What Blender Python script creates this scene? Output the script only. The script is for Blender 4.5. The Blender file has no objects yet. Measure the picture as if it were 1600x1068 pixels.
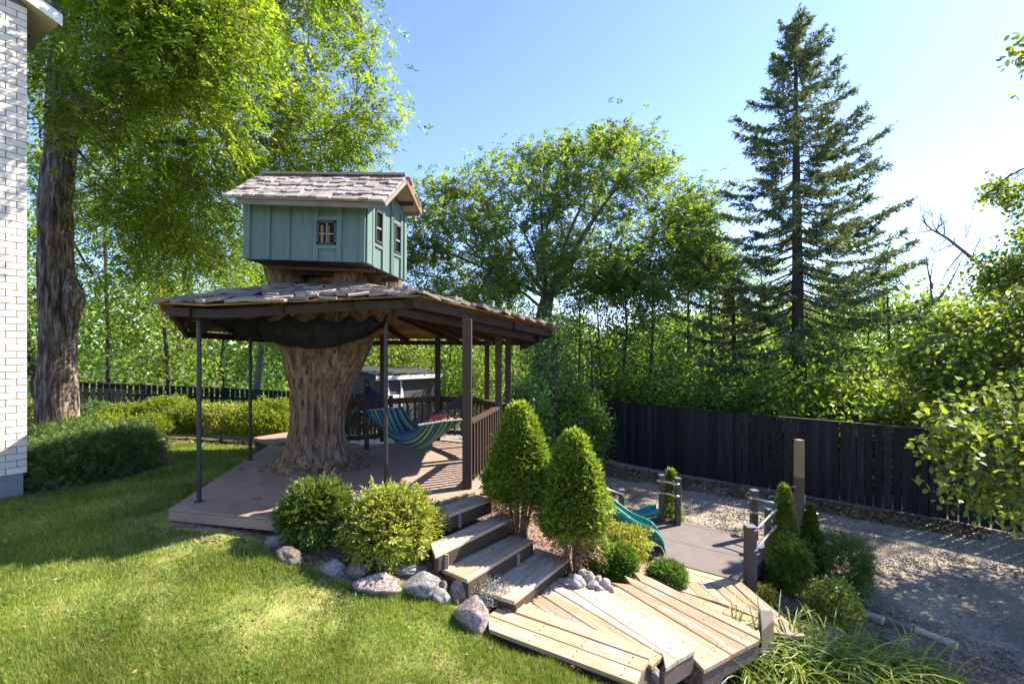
import bpy, math, random
import numpy as np
from mathutils import Vector, Matrix, noise

SC = bpy.context.scene
COL = SC.collection
rnd = random.Random(11)
nr = np.random.default_rng(11)
R = math.radians

# ------------------------------------------------------------------ camera
# z = 0 is the top of the pavilion deck, the camera stands 1.8 m above it and looks along +Y
F, HZ, CH = 755.0, 545.0, 1.8
cam_d = bpy.data.cameras.new('camera')
cam = bpy.data.objects.new('camera', cam_d)
COL.objects.link(cam)
cam.location = (0, 0, CH)
cam.rotation_euler = (R(90), 0, 0)
cam_d.sensor_width = 36.0
cam_d.sensor_fit = 'HORIZONTAL'
cam_d.lens = 36.0 * F / 1600.0
cam_d.shift_y = (HZ - 534.0) / 1600.0
cam_d.clip_start = 0.05
cam_d.clip_end = 2000
SC.camera = cam

# ------------------------------------------------------------------ sky and sun
SUN_AZ = math.atan2(0.90, 0.42)      # clockwise from +Y towards +X
SUN_EL = R(42)
W = bpy.data.worlds.new('World')
SC.world = W
W.use_nodes = True
wn, wl = W.node_tree.nodes, W.node_tree.links
wn.clear()
sky = wn.new('ShaderNodeTexSky')
sky.sky_type = 'NISHITA'
sky.sun_disc = False
sky.sun_elevation = SUN_EL
sky.sun_rotation = SUN_AZ
sky.altitude = 200
sky.air_density = 0.85
sky.dust_density = 0.25
sky.ozone_density = 3.0
bg = wn.new('ShaderNodeBackground')
bg.inputs['Strength'].default_value = 0.15
wo = wn.new('ShaderNodeOutputWorld')
tint = wn.new('ShaderNodeMix')
tint.data_type = 'RGBA'; tint.blend_type = 'MULTIPLY'
tint.inputs[0].default_value = 1.0
tint.inputs[7].default_value = (0.56, 0.55, 0.66, 1)
wl.new(sky.outputs[0], tint.inputs[6])
wl.new(tint.outputs[2], bg.inputs['Color'])
wl.new(bg.outputs[0], wo.inputs['Surface'])

sun_d = bpy.data.lights.new('sun', 'SUN')
sun_d.energy = 3.8
sun_d.angle = R(0.53)
sun_d.color = (1.0, 0.92, 0.79)
sun = bpy.data.objects.new('sun', sun_d)
COL.objects.link(sun)
S_DIR = Vector((math.sin(SUN_AZ) * math.cos(SUN_EL), math.cos(SUN_AZ) * math.cos(SUN_EL), math.sin(SUN_EL)))
sun.rotation_euler = (-S_DIR).to_track_quat('-Z', 'Y').to_euler()
sun.location = (20, 10, 30)

SC.view_settings.view_transform = 'Standard'
SC.view_settings.look = 'None'
SC.view_settings.gamma = 1.0
SC.view_settings.exposure = 2.08
try:
    SC.view_settings.use_curve_mapping = False
except Exception:
    pass
SC.cycles.max_bounces = 10
SC.cycles.diffuse_bounces = 7
SC.cycles.transmission_bounces = 6
SC.cycles.transparent_max_bounces = 12
SC.cycles.use_adaptive_sampling = True
SC.cycles.use_denoising = True

# ------------------------------------------------------------------ helpers
def U(px, py, d):                    # point seen at (px,py) of the 1600x1068 photograph, d metres deep
    return Vector(((px - 800) / F * d, d, CH - (py - HZ) / F * d))

def G(px, py, z):                    # the same point given its height
    d = F * (CH - z) / (py - HZ)
    return Vector(((px - 800) / F * d, d, z))

def RP(px, py, p0, n):               # the same point on a plane
    r = Vector(((px - 800) / F, 1.0, -(py - HZ) / F))
    o = Vector((0, 0, CH))
    return o + r * ((p0 - o).dot(n) / r.dot(n))

def tag(o, label=None, cat=None, group=None, kind=None):
    if label: o['label'] = label
    if cat: o['category'] = cat
    if group: o['group'] = group
    if kind: o['kind'] = kind
    return o

def thing(name, loc, label, cat, group=None):
    o = bpy.data.objects.new(name, None)
    o.empty_display_size = 0.1
    COL.objects.link(o)
    o.location = Vector(loc)
    return tag(o, label, cat, group)

def wloc(o):
    v = Vector((0, 0, 0))
    while o is not None:
        v = v + o.location
        o = o.parent
    return v

def link(name, me, parent=None, mat=None):
    o = bpy.data.objects.new(name, me)
    COL.objects.link(o)
    if parent is not None: o.parent = parent
    if mat is not None and len(me.materials) == 0: me.materials.append(mat)
    return o

def inst(name, me, parent, M):       # one more object sharing the mesh, placed by a world matrix
    o = bpy.data.objects.new(name, me)
    COL.objects.link(o)
    if parent is not None:
        o.parent = parent
        M = Matrix.Translation(-wloc(parent)) @ M
    o.matrix_basis = M
    return o

def frame(p, x, y, z):               # matrix from origin and three (scaled) axes
    return Matrix(((x[0], y[0], z[0], p[0]), (x[1], y[1], z[1], p[1]), (x[2], y[2], z[2], p[2]), (0, 0, 0, 1)))

class MB:                            # collects simple shapes into one mesh (world coordinates)
    def __init__(s): s.v = []; s.f = []
    def quad8(s, c):                 # c: 4 bottom corners, 4 top corners in the same order
        b = len(s.v); s.v += [tuple(p) for p in c]
        s.f += [(b+3, b+2, b+1, b), (b+4, b+5, b+6, b+7)]
        for i in range(4):
            j = (i + 1) % 4
            s.f.append((b+i, b+j, b+4+j, b+4+i))
        return s
    def box(s, x0, x1, y0, y1, z0, z1):
        return s.quad8([(x0,y0,z0),(x1,y0,z0),(x1,y1,z0),(x0,y1,z0),(x0,y0,z1),(x1,y0,z1),(x1,y1,z1),(x0,y1,z1)])
    def bar(s, a, b, w, h, up=(0, 0, 1)):     # rectangular bar from a to b
        a, b = Vector(a), Vector(b)
        d = (b - a).normalized(); up = Vector(up)
        if abs(d.dot(up)) > .98: up = Vector((0, 1, 0))
        sd = d.cross(up).normalized() * w / 2
        u = sd.cross(d).normalized() * h / 2
        return s.quad8([a-sd-u, a+sd-u, b+sd-u, b-sd-u, a-sd+u, a+sd+u, b+sd+u, b-sd+u])
    def prism(s, poly, z0, z1):
        n = len(poly); b = len(s.v)
        A = sum(poly[i][0]*poly[(i+1)%n][1]-poly[(i+1)%n][0]*poly[i][1] for i in range(n))
        if A < 0: poly = poly[::-1]
        s.v += [(p[0], p[1], z0) for p in poly] + [(p[0], p[1], z1) for p in poly]
        s.f.append(tuple(b + i for i in range(n))[::-1]); s.f.append(tuple(b + n + i for i in range(n)))
        for i in range(n):
            j = (i + 1) % n
            s.f.append((b+i, b+j, b+n+j, b+n+i))
        return s
    def tube(s, pts, rad, n=8, cap=True):
        pts = [Vector(p) for p in pts]
        if not hasattr(rad, '__len__'): rad = [rad] * len(pts)
        b = len(s.v); m = len(pts)
        ref = None
        for i, p in enumerate(pts):
            t = (pts[min(i+1, m-1)] - pts[max(i-1, 0)])
            t = t.normalized() if t.length > 1e-9 else Vector((0, 0, 1))
            if ref is None:
                ref = Vector((1, 0, 0)) if abs(t.x) < .8 else Vector((0, 1, 0))
            x = (ref - t * ref.dot(t)).normalized(); y = t.cross(x); ref = x
            for k in range(n):
                a = 2 * math.pi * k / n
                s.v.append(tuple(p + (x * math.cos(a) + y * math.sin(a)) * rad[i]))
        for i in range(m - 1):
            for k in range(n):
                l = (k + 1) % n
                s.f.append((b+i*n+k, b+i*n+l, b+(i+1)*n+l, b+(i+1)*n+k))
        if cap:
            s.f.append(tuple(b + k for k in range(n))[::-1]); s.f.append(tuple(b + (m-1)*n + k for k in range(n)))
        return s
    def face(s, pts):
        b = len(s.v); s.v += [tuple(p) for p in pts]; s.f.append(tuple(range(b, b + len(pts)))); return s
    def build(s, name, mat, parent=None, smooth=False):
        o0 = wloc(parent) if parent is not None else Vector((0, 0, 0))
        me = bpy.data.meshes.new(name)
        me.from_pydata([(x - o0.x, y - o0.y, z - o0.z) for x, y, z in s.v], [], s.f)
        if smooth: me.polygons.foreach_set('use_smooth', [True] * len(me.polygons))
        me.update()
        return link(name, me, parent, mat)

def bevel(o, w=.004, seg=1):
    m = o.modifiers.new('bevel', 'BEVEL'); m.width = w; m.segments = seg; m.limit_method = 'ANGLE'
    return o

def quads_mesh(name, V, k=4):        # V: (n*k,3) array, each k vertices one face
    V = np.ascontiguousarray(V, dtype=np.float32).reshape(-1, 3)
    n = len(V) // k
    me = bpy.data.meshes.new(name)
    me.vertices.add(len(V)); me.vertices.foreach_set('co', V.ravel())
    me.loops.add(n * k); me.loops.foreach_set('vertex_index', np.arange(n * k, dtype=np.int32))
    me.polygons.add(n); me.polygons.foreach_set('loop_start', np.arange(0, n * k, k, dtype=np.int32))
    me.update(calc_edges=True)
    return me

# ------------------------------------------------------------------ materials
def newmat(name):
    m = bpy.data.materials.new(name); m.use_nodes = True
    nt = m.node_tree; nt.nodes.clear()
    out = nt.nodes.new('ShaderNodeOutputMaterial')
    return m, nt.nodes, nt.links, out

def ramp(N, cols, pos=None):
    r = N.new('ShaderNodeValToRGB')
    e = r.color_ramp.elements
    n = len(cols)
    pos = pos or [i / (n - 1) for i in range(n)]
    while len(e) < n: e.new(.5)
    for i in range(n):
        e[i].position = pos[i]; e[i].color = (*cols[i], 1)
    return r

def M_tex(name, cols, pos=None, scale=5, stretch=(1, 1, 1), rough=.8, spec=.25, bump=.3, bscale=None, detail=6,
          vary=0.0, metal=0.0, bdist=.01, spots=None, dist=0.0, rand=True):
    """noise coloured surface; vary = brightness change from object to object; spots = (colour, scale, threshold)"""
    m, N, L, out = newmat(name)
    p = N.new('ShaderNodeBsdfPrincipled')
    tc = N.new('ShaderNodeTexCoord'); mp = N.new('ShaderNodeMapping')
    mp.inputs['Scale'].default_value = stretch
    L.new(tc.outputs['Object'], mp.inputs['Vector'])
    vec = mp.outputs[0]
    oi = N.new('ShaderNodeObjectInfo')
    if rand:
        vm = N.new('ShaderNodeVectorMath'); vm.operation = 'MULTIPLY_ADD'
        cx = N.new('ShaderNodeCombineXYZ')
        for k in range(3): L.new(oi.outputs['Random'], cx.inputs[k])
        L.new(cx.outputs[0], vm.inputs[0]); vm.inputs[1].default_value = (37, 71, 19)
        L.new(vec, vm.inputs[2]); vec = vm.outputs[0]
    nz = N.new('ShaderNodeTexNoise'); nz.inputs['Scale'].default_value = scale; nz.inputs['Detail'].default_value = detail
    nz.inputs['Roughness'].default_value = .62; nz.inputs['Distortion'].default_value = dist
    L.new(vec, nz.inputs['Vector'])
    r = ramp(N, cols, pos); L.new(nz.outputs['Fac'], r.inputs[0])
    c = r.outputs[0]
    if spots:
        n2 = N.new('ShaderNodeTexNoise'); n2.inputs['Scale'].default_value = spots[1]; n2.inputs['Detail'].default_value = 4
        L.new(vec, n2.inputs['Vector'])
        r2 = ramp(N, [(0, 0, 0), (1, 1, 1)], [spots[2], min(1, spots[2] + .12)]); L.new(n2.outputs['Fac'], r2.inputs[0])
        mx = N.new('ShaderNodeMix'); mx.data_type = 'RGBA'
        L.new(r2.outputs[0], mx.inputs[0]); L.new(c, mx.inputs[6]); mx.inputs[7].default_value = (*spots[0], 1)
        c = mx.outputs[2]
    if vary:
        hs = N.new('ShaderNodeHueSaturation'); mr = N.new('ShaderNodeMapRange')
        mr.inputs[3].default_value = 1 - vary; mr.inputs[4].default_value = 1 + vary
        L.new(oi.outputs['Random'], mr.inputs[0]); L.new(mr.outputs[0], hs.inputs['Value']); L.new(c, hs.inputs['Color'])
        c = hs.outputs[0]
    L.new(c, p.inputs['Base Color'])
    p.inputs['Roughness'].default_value = rough
    p.inputs['Specular IOR Level'].default_value = spec
    p.inputs['Metallic'].default_value = metal
    if bump:
        b = N.new('ShaderNodeBump'); b.inputs['Strength'].default_value = bump; b.inputs['Distance'].default_value = bdist
        if bscale:
            n3 = N.new('ShaderNodeTexNoise'); n3.inputs['Scale'].default_value = bscale; n3.inputs['Detail'].default_value = 8
            L.new(vec, n3.inputs['Vector']); L.new(n3.outputs['Fac'], b.inputs['Height'])
        else:
            L.new(nz.outputs['Fac'], b.inputs['Height'])
        L.new(b.outputs[0], p.inputs['Normal'])
    L.new(p.outputs[0], out.inputs['Surface'])
    return m

def M_leaf(name, cols, pos=None, trans=.42, rough=.5, tint=(1.25, 1.2, .5), spec=.35):
    m, N, L, out = newmat(name)
    ge = N.new('ShaderNodeNewGeometry')
    r = ramp(N, cols, pos); L.new(ge.outputs['Random Per Island'], r.inputs[0])
    c0 = r.outputs[0]
    tc = N.new('ShaderNodeTexCoord'); nz = N.new('ShaderNodeTexNoise'); nz.inputs['Scale'].default_value = 1.3; nz.inputs['Detail'].default_value = 2
    L.new(tc.outputs['Object'], nz.inputs['Vector'])
    hs = N.new('ShaderNodeHueSaturation'); mr = N.new('ShaderNodeMapRange')
    mr.inputs[1].default_value = .3; mr.inputs[2].default_value = .7; mr.inputs[3].default_value = .72; mr.inputs[4].default_value = 1.28
    L.new(nz.outputs['Fac'], mr.inputs[0]); L.new(mr.outputs[0], hs.inputs['Value']); L.new(c0, hs.inputs['Color'])
    c = hs.outputs[0]
    p = N.new('ShaderNodeBsdfPrincipled'); p.inputs['Roughness'].default_value = rough
    p.inputs['Specular IOR Level'].default_value = spec
    L.new(c, p.inputs['Base Color'])
    t = N.new('ShaderNodeBsdfTranslucent')
    mul = N.new('ShaderNodeMix'); mul.data_type = 'RGBA'; mul.blend_type = 'MULTIPLY'; mul.inputs[0].default_value = 1
    L.new(c, mul.inputs[6]); mul.inputs[7].default_value = (*tint, 1)
    L.new(mul.outputs[2], t.inputs['Color'])
    mx = N.new('ShaderNodeMixShader'); mx.inputs[0].default_value = trans
    L.new(p.outputs[0], mx.inputs[1]); L.new(t.outputs[0], mx.inputs[2]); L.new(mx.outputs[0], out.inputs['Surface'])
    return m

def M_plain(name, col, rough=.5, spec=.4, metal=0):
    m, N, L, out = newmat(name)
    p = N.new('ShaderNodeBsdfPrincipled')
    p.inputs['Base Color'].default_value = (*col, 1); p.inputs['Roughness'].default_value = rough
    p.inputs['Specular IOR Level'].default_value = spec; p.inputs['Metallic'].default_value = metal
    L.new(p.outputs[0], out.inputs['Surface'])
    return m

MAT = {}
MAT['brick'] = M_tex('white_brick', [(0.514, 0.465, 0.394), (0.678, 0.607, 0.511), (0.76, 0.693, 0.587)], scale=16, bump=.5, bscale=45, vary=.11, rough=.8, spots=((.46, .43, .39), 9, .66))
MAT['mortar'] = M_tex('mortar', [(.10, .10, .10), (.17, .165, .16)], scale=30, bump=.3)
MAT['concrete'] = M_tex('concrete', [(.16, .16, .165), (.26, .26, .26)], scale=5, bump=.3, bscale=50, rough=.9)
MAT['soffit'] = M_tex('soffit', [(.46, .42, .36), (.52, .48, .41)], scale=3, bump=0, rough=.6)
MAT['bark'] = M_tex('walnut_bark', [(0.0569, 0.0401, 0.0284), (0.227, 0.164, 0.117), (0.514, 0.392, 0.301)], [.36, .5, .64], scale=16, stretch=(1, 1, .14), bump=1.0, bdist=.06, rough=.95, spots=((.03, .023, .019), 42, .56))
MAT['stump'] = M_tex('old_stump_wood', [(0.0594, 0.036, 0.0211), (0.184, 0.118, 0.073), (0.346, 0.24, 0.154)], [.32, .5, .7], scale=14, stretch=(1, 1, .10), bump=.9, bdist=.04, rough=.95, spots=((.035, .022, .015), 34, .55))
MAT['twig'] = M_tex('branch_bark', [(.035, .03, .025), (.11, .09, .075)], scale=8, stretch=(1, 1, .3), bump=.5, rough=.95)
MAT['greybark'] = M_tex('grey_bark', [(.07, .065, .06), (.2, .185, .17)], scale=8, stretch=(1, 1, .3), bump=.6, rough=.95)
MAT['deck'] = M_tex('deck_paint', [(0.22, 0.155, 0.113), (0.283, 0.204, 0.152), (0.334, 0.248, 0.189)], scale=2.4, bump=.15, bscale=40, rough=.8, vary=.06, spots=((.34, .285, .235), 2.2, .6))
MAT['brown'] = M_tex('dark_brown_stain', [(0.048, 0.0294, 0.02), (0.0825, 0.0518, 0.035)], scale=5, stretch=(1, 1, .3), bump=.25, bscale=30, rough=.65, vary=.12)
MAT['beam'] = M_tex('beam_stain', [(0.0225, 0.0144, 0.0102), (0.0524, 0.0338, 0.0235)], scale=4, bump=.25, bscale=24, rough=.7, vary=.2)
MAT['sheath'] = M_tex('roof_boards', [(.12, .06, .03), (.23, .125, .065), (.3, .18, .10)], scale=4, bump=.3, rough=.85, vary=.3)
MAT['pole'] = M_plain('dark_metal_pole', (.03, .028, .027), .45, .4)
MAT['shake'] = M_tex('weathered_shake', [(0.161, 0.133, 0.116), (0.312, 0.27, 0.236), (0.445, 0.393, 0.352)], [.25, .5, .75], scale=3.5, stretch=(9, 1.2, 3), bump=.6, bdist=.006, rough=.9, vary=.3)
MAT['shake_edge'] = M_tex('lower_shake', [(0.129, 0.102, 0.0864), (0.24, 0.2, 0.169), (0.36, 0.309, 0.266)], [.25, .5, .75], scale=3.5, stretch=(9, 1.2, 3), bump=.6, bdist=.006, rough=.9, vary=.32)
MAT['teal'] = M_tex('teal_paint', [(0.0835, 0.13, 0.114), (0.107, 0.165, 0.144), (0.128, 0.19, 0.167)], scale=5, stretch=(3, 3, .35), bump=.15, bscale=40, rough=.6, spots=((.07, .125, .115), 5, .62), vary=.07)
MAT['frame'] = M_plain('dark_frame', (.035, .04, .045), .5)
MAT['muntin'] = M_plain('grey_muntin', (.22, .26, .26), .6)
MAT['glass'] = M_plain('dark_glass', (.012, .009, .008), .3, .08)
MAT['curtain'] = M_tex('old_curtain', [(.09, .05, .02), (.4, .26, .06)], scale=14, stretch=(6, 1, 1), bump=0)
MAT['amber'] = M_tex('raw_cedar', [(0.156, 0.078, 0.03), (0.252, 0.144, 0.066)], scale=6, bump=.3)
MAT['plank'] = M_tex('new_plank', [(0.237, 0.158, 0.0907), (0.356, 0.247, 0.15), (0.427, 0.319, 0.206)], [.25, .5, .75], scale=2.2, stretch=(1.1, 12, 12), bump=.3, bdist=.004, rough=.75, vary=.22, spots=((.36, .32, .275), 1.2, .52))
MAT['oldplank'] = M_tex('grey_plank', [(0.276, 0.205, 0.144), (0.457, 0.356, 0.26), (0.59, 0.486, 0.374)], [.25, .5, .75], scale=2.2, stretch=(1.1, 12, 12), bump=.3, bdist=.004, rough=.8, vary=.15)
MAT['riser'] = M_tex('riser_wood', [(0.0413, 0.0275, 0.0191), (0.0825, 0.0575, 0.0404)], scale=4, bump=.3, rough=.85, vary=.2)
MAT['greywood'] = M_tex('weathered_end_board', [(0.143, 0.121, 0.105), (0.297, 0.259, 0.22)], scale=5, bump=.4, rough=.9, vary=.2)
MAT['greydeck'] = M_tex('grey_deck_mat', [(0.112, 0.0864, 0.0778), (0.164, 0.134, 0.121), (0.208, 0.173, 0.16)], scale=4, bump=.3, bscale=70, rough=.9)
MAT['postbrown'] = M_tex('post_stain', [(0.066, 0.0516, 0.0388), (0.112, 0.0876, 0.0653)], scale=6, bump=.2, rough=.6, vary=.1)
MAT['steel'] = M_plain('galvanised_pipe', (.5, .5, .5), .35, .5, .9)
MAT['rawpost'] = M_tex('raw_post', [(.19, .15, .07), (.33, .27, .14)], scale=5, stretch=(4, 4, .6), bump=.3, rough=.85)
MAT['fence'] = M_tex('black_fence_stain', [(.010, .010, .012), (.022, .021, .024)], scale=4, stretch=(3, 3, .5), bump=.4, rough=.65, vary=.5, spots=((.045, .042, .042), 2.2, .56))
MAT['slide'] = M_plain('green_plastic', (.012, .19, .135), .35, .45)
MAT['slide_in'] = M_plain('light_green_plastic', (.05, .32, .24), .35, .45)
MAT['tealplastic'] = M_plain('teal_plastic', (.02, .25, .25), .4, .4)
MAT['whitepaint'] = M_tex('white_paint', [(.62, .62, .6), (.78, .78, .77)], scale=5, bump=0)
MAT['shed'] = M_tex('shed_siding', [(0.06, 0.06, 0.066), (0.102, 0.096, 0.102)], scale=5, stretch=(10, 1, 1), bump=.2)
MAT['shedroof'] = M_tex('shed_roof', [(.03, .03, .03), (.06, .058, .055)], scale=20)
MAT['net'] = M_plain('black_net', (.012, .011, .011), .8, .2)
MAT['rope'] = M_tex('rope', [(.3, .26, .2), (.45, .4, .32)], scale=40)
MAT['purple'] = M_tex('purple_weave', [(.035, .03, .075), (.08, .07, .15)], scale=30)
MAT['pink'] = M_tex('pink_pattern', [(.5, .04, .09), (.62, .1, .16), (.75, .6, .62)], [.4, .55, .6], scale=30)
MAT['rock'] = M_tex('grey_boulder', [(0.189, 0.179, 0.169), (0.463, 0.432, 0.411), (0.801, 0.758, 0.716)], [.32, .5, .68], scale=4.5, bump=1, bscale=14, bdist=.08, rough=.9, vary=.2, spots=((.13, .12, .11), 9, .62))
MAT['pinkrock'] = M_tex('pink_granite', [(0.249, 0.186, 0.168), (0.539, 0.412, 0.368), (0.871, 0.737, 0.676)], [.32, .5, .68], scale=5, bump=1, bscale=14, bdist=.08, rough=.9, vary=.15, spots=((.5, .45, .42), 6, .62))
MAT['tanrock'] = M_tex('tan_boulder', [(0.216, 0.159, 0.108), (0.431, 0.345, 0.252), (0.646, 0.546, 0.431)], [.32, .5, .68], scale=4.5, bump=1, bscale=14, bdist=.08, rough=.9, vary=.2)
MAT['pebble'] = M_tex('river_stone', [(0.168, 0.15, 0.144), (0.336, 0.306, 0.282), (0.48, 0.444, 0.414)], [.3, .5, .7], scale=5, bump=.5, bscale=20, rough=.8, vary=.3)
MAT['lichen'] = M_leaf('silver_foliage', [(.2, .21, .19), (.4, .41, .38)], trans=.2, tint=(1, 1, .9))
MAT['mulch'] = M_tex('bark_mulch', [(0.0625, 0.0375, 0.025), (0.188, 0.119, 0.0813), (0.375, 0.275, 0.206)], [.25, .5, .72], scale=14, bump=1, bdist=.03, rough=.95, detail=10, rand=False, spots=((.34, .28, .22), 45, .66))
MAT['chip'] = M_leaf('mulch_chips', [(.07, .04, .025), (.2, .13, .09), (.36, .28, .21), (.12, .075, .05)], trans=0.0, rough=.9)
MAT['gravel'] = M_tex('gravel', [(0.215, 0.176, 0.132), (0.348, 0.287, 0.215), (0.477, 0.398, 0.298)], [.25, .5, .75], scale=1.1, bump=1, bscale=75, bdist=.025, rough=.95, detail=12, rand=False, spots=((.19, .145, .095), .55, .54))
MAT['forest'] = M_tex('forest_floor', [(.03, .03, .012), (.09, .08, .035), (.16, .12, .06)], scale=3, bump=.8, bdist=.03, rough=.95, rand=False)
MAT['asphalt'] = M_tex('driveway', [(.27, .26, .25), (.36, .35, .345)], scale=3, bump=.3, bscale=60, rand=False)
MAT['field'] = M_tex('far_ground', [(.04, .055, .015), (.08, .09, .03)], scale=.4, bump=0, rand=False)
MAT['turf'] = M_tex('turf', [(0.102, 0.139, 0.0242), (0.196, 0.23, 0.0484), (0.313, 0.306, 0.0968), (0.394, 0.334, 0.145)], [.22, .45, .6, .78], scale=3.2, bump=1, bscale=60, bdist=.03, rough=.9, detail=10, rand=False)
MAT['blade'] = M_leaf('grass_blades', [(0.0922, 0.171, 0.023), (0.166, 0.252, 0.0345), (0.263, 0.32, 0.0575), (0.42, 0.41, 0.127), (0.501, 0.437, 0.184)], [0, .35, .65, .88, 1], trans=0.50, rough=.45, tint=(1.1, 1.15, .5))
MAT['deadleaf'] = M_leaf('fallen_leaves', [(.10, .06, .03), (.19, .12, .055), (.3, .23, .09), (.07, .045, .028)], trans=.15, tint=(1, 1, 1))
MAT['walnut'] = M_leaf('walnut_leaves', [(0.079, 0.15, 0.0222), (0.159, 0.247, 0.0318), (0.274, 0.333, 0.0397), (0.399, 0.397, 0.0477)], [0, .35, .7, 1], trans=0.60, tint=(1.1, 1.22, .4))
MAT['locust'] = M_leaf('locust_leaves', [(0.0855, 0.165, 0.048), (0.149, 0.242, 0.0559), (0.246, 0.318, 0.0639), (0.342, 0.318, 0.0639)], [0, .5, .85, 1], trans=0.60)
MAT['woodleaf'] = M_leaf('woodland_leaves', [(0.0669, 0.152, 0.035), (0.14, 0.255, 0.0523), (0.244, 0.359, 0.0698), (0.353, 0.4, 0.0873)], [0, .4, .75, 1], trans=0.60)
MAT['yellowleaf'] = M_leaf('yellowing_leaves', [(0.0977, 0.18, 0.0315), (0.187, 0.266, 0.04), (0.269, 0.323, 0.0501), (0.254, 0.19, 0.0501)], [0, .4, .85, 1], trans=0.60)
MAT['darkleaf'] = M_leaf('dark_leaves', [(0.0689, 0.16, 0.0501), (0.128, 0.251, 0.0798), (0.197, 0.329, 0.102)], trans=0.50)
MAT['spruce'] = M_leaf('spruce_needles', [(0.0675, 0.113, 0.0585), (0.117, 0.17, 0.078), (0.18, 0.229, 0.0975), (0.292, 0.207, 0.0878)], [0, .45, .85, 1], trans=0.25, rough=.6)
MAT['appleleaf'] = M_leaf('broad_leaves', [(0.0828, 0.142, 0.0278), (0.152, 0.225, 0.038), (0.235, 0.309, 0.0455), (0.331, 0.361, 0.0569)], trans=0.55, rough=.38)
MAT['boxwood'] = M_leaf('shrub_leaves', [(0.078, 0.143, 0.0156), (0.156, 0.234, 0.0234), (0.26, 0.325, 0.0325), (0.351, 0.351, 0.039)], trans=0.50)
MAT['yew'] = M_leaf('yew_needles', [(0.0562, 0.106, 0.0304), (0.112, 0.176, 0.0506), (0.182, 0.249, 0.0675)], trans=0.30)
MAT['goldcedar'] = M_leaf('golden_cedar', [(0.12, 0.18, 0.03), (0.24, 0.3, 0.0525), (0.405, 0.435, 0.09), (0.51, 0.495, 0.15), (.4, .28, .1)], [0, .35, .7, .95, 1], trans=0.45)
MAT['cedar'] = M_leaf('cedar_sprays', [(0.0977, 0.188, 0.024), (0.181, 0.292, 0.0375), (0.293, 0.383, 0.0525), (0.363, 0.405, 0.06), (0.279, 0.2, 0.07)], [0, .35, .7, .93, 1], trans=0.45)
MAT['cedardry'] = M_leaf('dry_cedar', [(.12, .07, .03), (.22, .14, .06)], trans=.1)
MAT['goldspirea'] = M_leaf('gold_shrub', [(.18, .22, .03), (.29, .32, .045), (.42, .4, .07), (.36, .23, .045)], [0, .5, .85, 1], trans=.4)
MAT['globe'] = M_leaf('green_globe', [(0.0585, 0.13, 0.0156), (0.111, 0.215, 0.026), (0.169, 0.273, 0.039)], trans=0.42)
MAT['gravelstone'] = M_tex('gravel_stone', [(0.167, 0.149, 0.131), (0.314, 0.283, 0.252)], scale=30, bump=0, rough=.9, rand=False)
MAT['daylily'] = M_leaf('strap_leaves', [(0.105, 0.179, 0.0263), (0.189, 0.273, 0.0473), (0.326, 0.378, 0.084), (0.441, 0.399, 0.158)], [0, .4, .85, 1], trans=.4, rough=.4)
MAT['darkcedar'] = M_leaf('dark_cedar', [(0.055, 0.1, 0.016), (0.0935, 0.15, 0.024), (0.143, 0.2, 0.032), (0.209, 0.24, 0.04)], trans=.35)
MAT['endboard'] = M_tex('weathered_end', [(.07, .058, .048), (.15, .128, .105)], scale=5, bump=.4, rough=.9, vary=.2)
# ------------------------------------------------------------------ foliage
def unit(A):
    return A / np.maximum(np.linalg.norm(A, axis=-1, keepdims=True), 1e-9)

def rdir(n):
    return unit(nr.normal(size=(n, 3)))

def leaf_quads(P, D, Nn, L, Wd, fold=.15):
    """diamond shaped leaves: base P, direction D, normal Nn, lengths L, widths Wd"""
    S = unit(np.cross(D, Nn)); Nn = np.cross(S, D)
    L = np.asarray(L)[..., None]; Wd = np.asarray(Wd)[..., None]
    mid = P + D * L * .45 + Nn * Wd * fold
    V = np.stack([P, mid + S * Wd * .5, P + D * L, mid - S * Wd * .5], axis=1)
    return V.reshape(-1, 3)

def fronds(P, D, length, k, ll, lw, droop=.35):
    """compound leaves: rachis from P along D, k leaflets on both sides plus one at the tip"""
    n = len(P)
    D = unit(D)
    up = np.zeros((n, 3)); up[:, 2] = 1
    S = unit(np.cross(D, up + nr.normal(size=(n, 3)) * .45))
    Nn = np.cross(S, D)
    out = []
    length = length * nr.uniform(.7, 1.2, n)
    for i in range(k):
        t = .22 + .78 * (i // 2 * 2 + 1) / k if i < k - 1 else 1.0
        c = P + D * (length * t)[:, None]
        c[:, 2] -= droop * length * t * t
        sg = -1 if i % 2 else 1
        if i == k - 1: d = D + nr.normal(size=(n, 3)) * .15
        else: d = S * sg * .85 + D * .55 + nr.normal(size=(n, 3)) * .18
        d[:, 2] -= .35 * droop + droop * t * .5
        out.append(leaf_quads(c, unit(d), Nn + nr.normal(size=(n, 3)) * .3, ll * nr.uniform(.75, 1.15, n), lw * nr.uniform(.8, 1.15, n)))
    return np.concatenate(out)

def simple_leaves(P, D, ll, lw, flat=.9, droop=.3):
    n = len(P)
    d = unit(D * .7 + rdir(n) * .8 + np.array([0, 0, -droop]))
    Nn = rdir(n) * .8 + np.array([0, 0, flat])
    return leaf_quads(P, d, Nn, ll * nr.uniform(.65, 1.25, n), lw * nr.uniform(.7, 1.2, n))

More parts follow.
